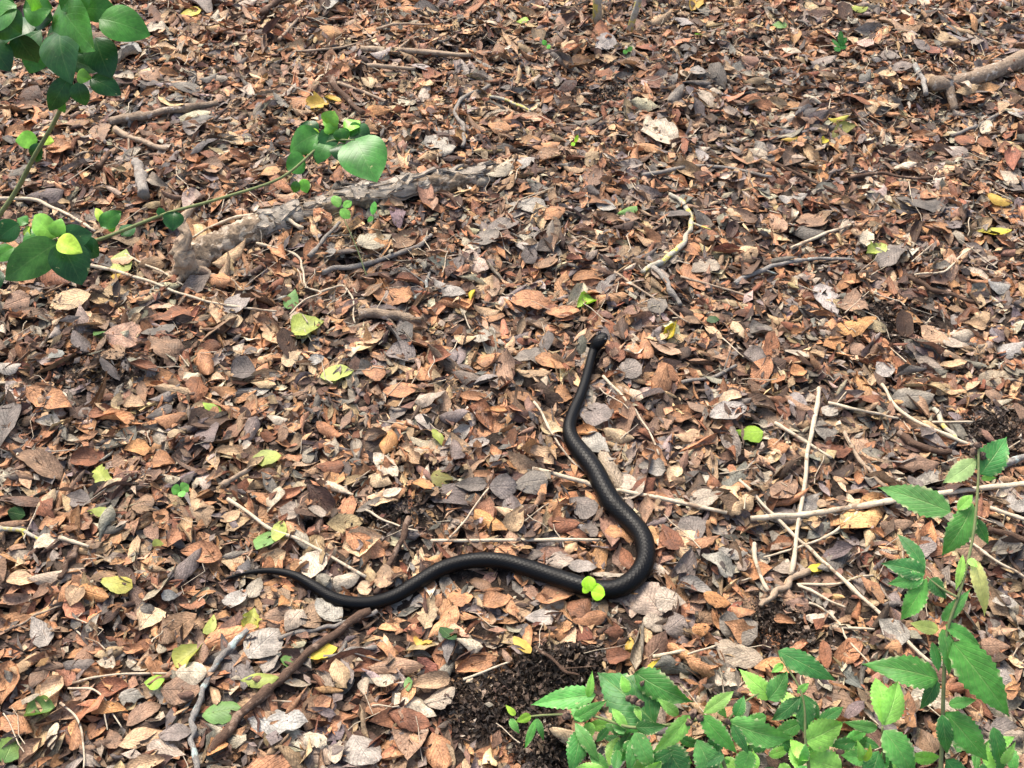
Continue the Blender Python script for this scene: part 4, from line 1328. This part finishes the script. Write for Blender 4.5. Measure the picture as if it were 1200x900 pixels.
SHRUB = [
    ((372, 160, .2), (352, 146, .21), 22, DK), ((384, 166, .2), (372, 192, .18), 20, MD), ((408, 156, .21), (428, 150, .215), 16, MD), ((366, 172, .19), (344, 168, .19), 18, DK), ((398, 168, .2), (402, 190, .185), 20, DK), ((390, 156, .21), (384, 144, .225), 15, LG),
    ((60, 30, .5), (98, 64, .47), 30, DK), ((20, 40, .52), (44, 74, .48), 30, DK), ((0, 20, .56), (26, 40, .54), 34, MD), ((96, 10, .54), (138, 14, .53), 26, MD), ((40, 56, .46), (66, 76, .44), 22, DK), ((-10, 50, .52), (12, 84, .49), 26, DK),
    ((84, 70, .46), (116, 84, .45), 20, DK), ((64, 110, .44), (76, 132, .41), 13, MD), ((54, 268, .16), (30, 300, .14), 22, MD), ((84, 270, .16), (108, 296, .13), 20, DK), ((16, 290, .13), (-6, 306, .12), 18, MD),
    ((116, 22, .53), (176, 42, .51), 36, MD), ((70, 2, .55), (112, 60, .53), 46, MD), ((74, 30, .53), (84, 98, .49), 44, DK), ((32, 20, .53), (4, 58, .51), 40, DK),
    ((48, 36, .50), (18, 68, .47), 30, DK), ((52, 50, .49), (34, 86, .46), 28, MD), ((112, 44, .50), (130, 92, .46), 32, DK), ((28, 10, .55), (62, 10, .55), 34, MD), ((-8, 2, .56), (18, 6, .55), 24, MD),
    ((62, 22, .54), (28, 26, .52), 24, DK), ((100, -20, .58), (72, 12, .55), 40, MD), ((20, -20, .6), (50, 8, .56), 34, LG),
    ((82, 90, .46), (58, 130, .42), 20, DK), ((92, 96, .46), (100, 124, .43), 20, DK), ((106, 92, .46), (142, 112, .44), 22, DK), ((90, 88, .47), (108, 92, .47), 14, LG), ((20, 6, .57), (-10, 40, .54), 34, MD),
    ((44, 164, .34), (18, 165, .34), 17, LG), ((46, 168, .34), (42, 190, .31), 14, DK), ((50, 164, .345), (63, 166, .345), 10, YG), ((8, 68, .48), (-20, 75, .46), 20, DK),
    ((66, 278, .17), (40, 252, .18), 22, LG), ((66, 278, .17), (72, 256, .19), 18, LG), ((68, 284, .17), (6, 328, .13), 36, MD), ((70, 284, .17), (96, 334, .12), 38, DK), ((70, 280, .17), (108, 274, .16), 24, DK),
    ((68, 280, .18), (96, 296, .17), 20, YG), ((22, 262, .17), (-4, 282, .15), 22, DK), ((30, 268, .16), (36, 276, .16), 10, YG), ((94, 284, .14), (116, 300, .11), 22, DK), ((34, 262, .17), (20, 256, .17), 12, MD), ((0, 318, .10), (-6, 345, .08), 16, DK),
    ((118, 266, .14), (142, 248, .15), 17, MD), ((124, 262, .14), (112, 244, .15), 9, YG), ((204, 248, .16), (203, 271, .14), 20, DK), ((190, 252, .15), (186, 243, .16), 8, DK), ((142, 276, .13), (158, 264, .13), 14, DK), ((132, 272, .13), (130, 260, .14), 8, LG),
    ((415, 163, .21), (442, 214, .18), 46, MD), ((374, 156, .21), (340, 178, .18), 28, MD), ((392, 152, .21), (376, 180, .19), 20, DK), ((398, 150, .22), (404, 168, .20), 16, MD), ((384, 146, .22), (392, 130, .24), 18, LG), ((396, 146, .22), (378, 138, .22), 16, LG),
    ((404, 152, .215), (422, 142, .22), 18, LG), ((414, 152, .21), (434, 168, .2), 22, DK), ((358, 186, .19), (336, 198, .17), 22, MD), ((348, 212, .17), (345, 226, .15), 9, MD), ((354, 210, .17), (360, 226, .15), 11, LG), ((372, 162, .2), (366, 150, .21), 9, YG),
]
for b, tp, w, c in SHRUB:
    plant_leaf(sh, 'leaf', at(*b), at(*tp), w * px_size(*b) * 1.25, gcol(c, rg), MAT_GREEN, so, rg, 0, 0.0, rg.uniform(0.04, 0.16), rg.uniform(0.1, 0.3), None, 'broad')

# nettle-like herbs at the lower right
HD, HM, HL = (64, 124, 62), (92, 156, 74), (136, 192, 88)
PV = (214, 222, 130)


def herb(label, root, stems, leaves, seed, dense=None):
    o0 = at(*root)
    h = empty('herb', o0)
    tag(h, label, 'herb', 'green herbs at the lower right')
    rg = np.random.default_rng(seed)
    for pts, r0, r1 in stems:
        stem(h, pts, r0, r1, o0)
    if dense:
        for _ in range(dense[0]):
            bx, by, bh = rg.uniform(dense[1], dense[2]), rg.uniform(dense[3], dense[4]), rg.uniform(0.03, 0.075)
            a, ln = rg.uniform(0, 6.28), rg.uniform(26, 46)
            leaves = leaves + [((bx, by, bh), (bx + math.cos(a) * ln, by + math.sin(a) * ln * 0.8, bh - 0.01), ln * rg.uniform(0.38, 0.55), [HD, HM, HL][rg.integers(3)])]
    for row in leaves:
        b, tp, w, c = row[:4]
        pale = row[4] if len(row) > 4 else 0.28
        plant_leaf(h, 'leaf', at(*b), at(*tp), w * px_size(*b) * 1.02, gcol(c, rg), MAT_HERB, o0, rg, 0.13, 0.026, rg.uniform(0.03, 0.16), rg.uniform(0.15, 0.45), None, 'herb' if rg.random() < 0.7 else 'lance', pale)
    return h, o0


def buds(parent, o0, spots, seed):
    rg = np.random.default_rng(seed)
    for (x, y, hh, r) in spots:
        c = at(x, y, hh)
        u, v = np.meshgrid(np.linspace(0, math.pi, 7), np.linspace(0, 2 * math.pi, 10), indexing='ij')
        R = r * (1 + 0.25 * rg.normal(0, 1, u.shape))
        R[:, -1] = R[:, 0]
        bv = np.stack([np.sin(u) * np.cos(v), np.sin(u) * np.sin(v), np.cos(u)], -1) * R[..., None]
        i, j = np.meshgrid(np.arange(6), np.arange(9), indexing='ij')
        b = (i * 10 + j).ravel()
        mesh_obj('flower_bud', bv.reshape(-1, 3) + c - o0, np.stack([b, b + 10, b + 11, b + 1], 1), MAT_BUD, parent)


tall, to = herb('tall upright herb with toothed green leaves near the right edge', (1096, 985, 0.0),
    [([(1096, 985, 0.0), (1100, 930, .06), (1104, 870, .11), (1106, 800, .17), (1110, 740, .215), (1126, 690, .25), (1140, 630, .28), (1146, 570, .31), (1147, 522, .335)], 0.0024, 0.0012),
     ([(1122, 700, .245), (1104, 690, .25), (1086, 676, .255)], 0.0014, 0.001)],
    [((1114, 600, .29), (1029, 571, .28), 36, HM, .25), ((1140, 590, .29), (1104, 651, .25), 34, HM), ((1122, 598, .29), (1140, 580, .30), 15, HL), ((1143, 608, .28), (1158, 638, .25), 15, HD),
     ((1149, 556, .31), (1180, 512, .33), 36, HD), ((1144, 538, .32), (1105, 566, .30), 24, (170, 190, 130), .6), ((1150, 560, .31), (1168, 560, .3), 8, HL),
     ((1084, 668, .26), (1052, 626, .27), 19, HD), ((1084, 672, .26), (1032, 660, .26), 26, HD), ((1082, 676, .26), (1040, 684, .25), 22, HM), ((1086, 678, .255), (1056, 727, .22), 26, HM), ((1090, 678, .255), (1108, 702, .24), 22, HD),
     ((1140, 655, .27), (1154, 722, .22), 20, PV, .3), ((1128, 650, .27), (1120, 692, .25), 11, HL), ((1135, 655, .27), (1146, 665, .27), 10, HL), ((1104, 727, .22), (1137, 690, .25), 17, HM),
     ((1100, 738, .21), (1066, 730, .2), 17, PV, .2), ((1108, 732, .22), (1150, 758, .2), 18, HM), ((1104, 737, .215), (1112, 792, .18), 20, HM, .3), ((1116, 752, .21), (1183, 840, .15), 48, HM, .12), ((1092, 752, .2), (1100, 787, .18), 14, HD),
     ((1100, 796, .17), (1010, 778, .17), 38, HM, .2), ((1098, 797, .17), (1078, 832, .14), 19, HD), ((1112, 826, .15), (1145, 820, .16), 15, HM), ((1108, 834, .14), (1158, 892, .1), 38, HM, .3), ((1104, 838, .14), (1110, 884, .1), 20, HD),
     ((1164, 852, .1), (1174, 908, .06), 20, HD), ((1174, 895, .08), (1190, 868, .1), 13, HL), ((1085, 792, .17), (1076, 780, .18), 7, HL), ((1105, 900, .08), (1080, 930, .05), 26, HM), ((1108, 890, .08), (1135, 930, .05), 26, HD)], 51, (12, 1055, 1190, 862, 908))
buds(tall, to, [(1142, 530, .325, .004), (1150, 534, .325, .0045), (1146, 522, .335, .004)], 1)
h2, o2 = herb('low herb with a broad light green leaf left of the tall herb', (1034, 930, 0.0),
    [([(1034, 930, 0.0), (1036, 890, .05), (1034, 852, .09)], 0.0024, 0.0014)],
    [((1034, 850, .09), (1026, 794, .09), 30, HL, .05), ((1036, 850, .09), (1052, 798, .1), 34, HL, .05), ((1028, 853, .09), (988, 846, .09), 16, HM), ((1036, 856, .09), (1072, 912, .06), 36, HM), ((1010, 892, .06), (1004, 866, .08), 12, HL), ((1014, 892, .06), (1020, 872, .08), 10, YG),
     ((1030, 880, .06), (1012, 925, .04), 30, HD), ((1022, 888, .06), (985, 885, .05), 22, HM)], 52, (9, 990, 1075, 855, 910))
h3, o3 = herb('herb with three-lobed toothed leaves at the bottom, between trailing and tall herbs', (945, 950, 0.0),
    [([(945, 950, 0.0), (948, 905, .05), (944, 868, .08), (940, 815, .11), (915, 770, .13)], 0.0022, 0.001)],
    [((912, 763, .13), (980, 798, .11), 27, HD, .2), ((954, 786, .12), (948, 766, .13), 11, HM), ((942, 814, .11), (944, 864, .08), 26, HD), ((938, 816, .11), (904, 844, .09), 20, HD), ((944, 815, .11), (960, 844, .09), 16, HD), ((944, 869, .08), (988, 846, .08), 40, HL, .1),
     ((986, 902, .05), (936, 884, .06), 36, HL, .3), ((944, 872, .08), (936, 900, .05), 14, HM), ((934, 812, .11), (948, 800, .12), 10, HL), ((918, 778, .12), (904, 788, .12), 10, HL), ((950, 900, .05), (925, 930, .03), 26, HM)], 53, (12, 900, 990, 835, 905))
h4, o4 = herb('trailing herb with toothed green leaves along the bottom edge', (868, 960, 0.0),
    [([(868, 960, 0.0), (850, 900, .05), (826, 846, .08), (780, 850, .08), (738, 852, .075), (690, 838, .065), (640, 838, .05), (606, 842, .04)], 0.0026, 0.0011),
     ([(840, 880, .06), (850, 850, .08), (870, 825, .09), (890, 812, .095)], 0.0018, 0.001)],
    [((698, 814, .07), (622, 826, .05), 28, HM, .2), ((689, 817, .07), (694, 786, .09), 11, HL), ((672, 843, .06), (712, 820, .08), 18, HM), ((768, 848, .07), (700, 788, .07), 62, HD, .05), ((744, 788, .1), (812, 823, .09), 36, HM), ((717, 830, .08), (737, 857, .07), 12, HL),
     ((745, 852, .08), (782, 850, .09), 19, HD), ((808, 838, .1), (764, 882, .07), 24, HL), ((744, 858, .08), (766, 908, .05), 24, HM), ((742, 864, .075), (735, 908, .05), 17, HM), ((674, 847, .065), (702, 892, .05), 17, HM, .3), ((680, 856, .06), (668, 908, .04), 28, HM),
     ((628, 842, .05), (615, 877, .03), 10, HM), ((629, 842, .05), (637, 868, .03), 9, HM), ((598, 842, .04), (609, 860, .03), 10, HM), ((622, 838, .05), (604, 846, .045), 12, YG, 0), ((604, 838, .045), (592, 826, .05), 8, YG, 0), ((776, 868, .06), (806, 915, .04), 38, HD),
     ((824, 836, .1), (860, 810, .11), 18, HL), ((822, 838, .1), (864, 883, .07), 24, HM), ((816, 866, .08), (838, 915, .05), 32, HM), ((854, 846, .09), (930, 866, .07), 32, HM, .1), ((858, 850, .09), (877, 884, .07), 15, HD), ((905, 818, .09), (866, 784, .1), 24, HL, .3),
     ((900, 820, .09), (922, 786, .1), 28, HM), ((838, 822, .1), (852, 842, .09), 12, HL), ((795, 838, .09), (770, 818, .1), 14, HL), ((745, 828, .09), (752, 846, .085), 9, HL), ((862, 840, .09), (872, 815, .1), 16, HD), ((845, 858, .08), (826, 890, .06), 22, HD),
     ((880, 880, .06), (868, 915, .04), 26, HM), ((735, 812, .09), (728, 790, .1), 14, HL), ((690, 880, .05), (715, 905, .04), 16, HM)], 54, (34, 680, 905, 838, 905))
buds(h4, o4, [(743, 820, .095, .0045), (750, 824, .095, .0042), (738, 818, .092, .004), (812, 838, .1, .0045), (820, 842, .1, .004), (664, 838, .065, .005), (752, 801, .1, .003), (808, 846, .098, .004), (852, 846, .09, .004)], 2)


# ------------------------------------------------------------------ small seedlings
def seedling(label, root, top, leaves, col, seed, mat=MAT_HERB, dh=0.0):
    hz = surf(*at(root[0], root[1], 0.04)[:2], 0.01, 0.6)
    o0 = at(root[0], root[1], hz - 0.005)
    s = empty('seedling', o0)
    tag(s, label, 'seedling', 'small green seedlings')
    rg = np.random.default_rng(seed)
    tp = at(top[0], top[1], hz + top[2])
    P = catmull([o0, (o0 + tp) / 2 + (0.002, 0, 0.004), tp], 5)
    tube_obj('stem', P, np.linspace(0.0011, 0.0008, len(P)), MAT_STEM, s, 6, 1, 0, None, None, o0)
    for bx, by, bh, tx, ty, th, w in leaves:
        b = at(bx, by, hz + bh)
        plant_leaf(s, 'leaf', b, at(tx, ty, hz + th), w * px_size(bx, by, hz), gcol(col, rg, 0.06), mat, o0, rg, 0.12, 0.01, 0.05, 0.2, None, 'ellip', 0)
    return s


LIME = (176, 232, 50)
seedling('bright lime-green seedling with two crinkled leaflets in front of the snake', (694, 706), (693, 692, .038),
         [(692, 693, .038, 689, 675, .046, 17), (693, 693, .038, 709, 697, .04, 19), (690, 694, .037, 683, 688, .04, 10), (696, 690, .038, 704, 686, .041, 10)], LIME, 61)
seedling('tiny green sprout beside the log', (437, 262), (437, 250, .02), [(437, 252, .02, 439, 236, .035, 9), (437, 254, .018, 431, 260, .02, 6)], (90, 170, 70), 62)
seedling('dark green sprout near the top, right of the saplings', (984, 64), (984, 52, .02),
         [(984, 55, .02, 974, 46, .03, 7), (984, 54, .02, 992, 44, .035, 7), (984, 56, .018, 978, 60, .02, 8), (985, 53, .022, 985, 36, .045, 7), (984, 56, .018, 992, 54, .02, 7)], (44, 110, 40), 63)
seedling('pair of pale green leaflets on a dry stem at the log', (432, 330), (398, 246, .05), [(397, 243, .055, 391, 229, .065, 13), (399, 245, .055, 410, 256, .045, 12), (402, 243, .055, 412, 236, .06, 10)], (120, 182, 80), 64)
seedling('green clover-like seedling left of centre', (212, 580), (211, 574, .012), [(211, 575, .012, 201, 572, .016, 14), (212, 574, .012, 221, 568, .018, 14), (211, 576, .012, 215, 582, .012, 10)], (120, 190, 88), 65)
seedling('tiny green sprout left of the two saplings', (640, 58), (640, 52, .012), [(640, 53, .012, 636, 47, .02, 6), (640, 54, .012, 645, 56, .012, 6)], (96, 176, 70), 66)
seedling('tiny green sprout at the foot of the right sapling', (735, 64), (735, 59, .012), [(735, 60, .012, 741, 55, .02, 6), (735, 60, .012, 730, 62, .01, 6)], (96, 160, 70), 67)
seedling('thin bright green sprout above the broad cream leaf, left', (673, 172), (674, 166, .012), [(674, 167, .012, 677, 158, .025, 5), (674, 168, .012, 669, 170, .01, 5)], (170, 210, 60), 68)


# two sapling stems at the top
def sapling(label, base, top, r, seed, mat):
    hz = surf(*at(base[0], base[1], 0.03)[:2], 0.01, 0.5)
    o0 = at(base[0], base[1], hz - 0.01)
    s = empty('sapling', o0)
    tag(s, label, 'sapling', 'sapling stems at the top')
    rg = np.random.default_rng(seed)
    k = np.linspace(0, 1, 12)
    P = np.stack([o0[0] + top[0] * k + 0.006 * np.sin(k * 9), o0[1] + top[1] * k, o0[2] + top[2] * k], 1)
    tube_obj('trunk', P, np.linspace(r, r * 0.45, 12), mat, s, 10, 1, 0.05, rg, None, o0)
    for q in range(9):
        b = P[8 + q % 4]
        a = rg.uniform(0, 6.28)
        tip = b + np.array((math.cos(a) * 0.07, abs(math.sin(a)) * 0.07, rg.uniform(-0.01, 0.04)))
        plant_leaf(s, 'leaf', b, tip, 0.035, gcol(DK, rg), MAT_GREEN, o0, rg, 0, 0, 0.1, 0.2, np.array((0, 0, 1.0)), 'ovate')


sapling('pale sapling stem with yellow lichen at the top edge, left of a pair', (700, 30), (-0.09, 0.06, 0.75), 0.0105, 71, MAT_YELLOW)
sapling('thinner grey sapling stem at the top edge, right of a pair', (735, 44), (0.12, 0.05, 0.7), 0.0075, 72, MAT_YELLOW)
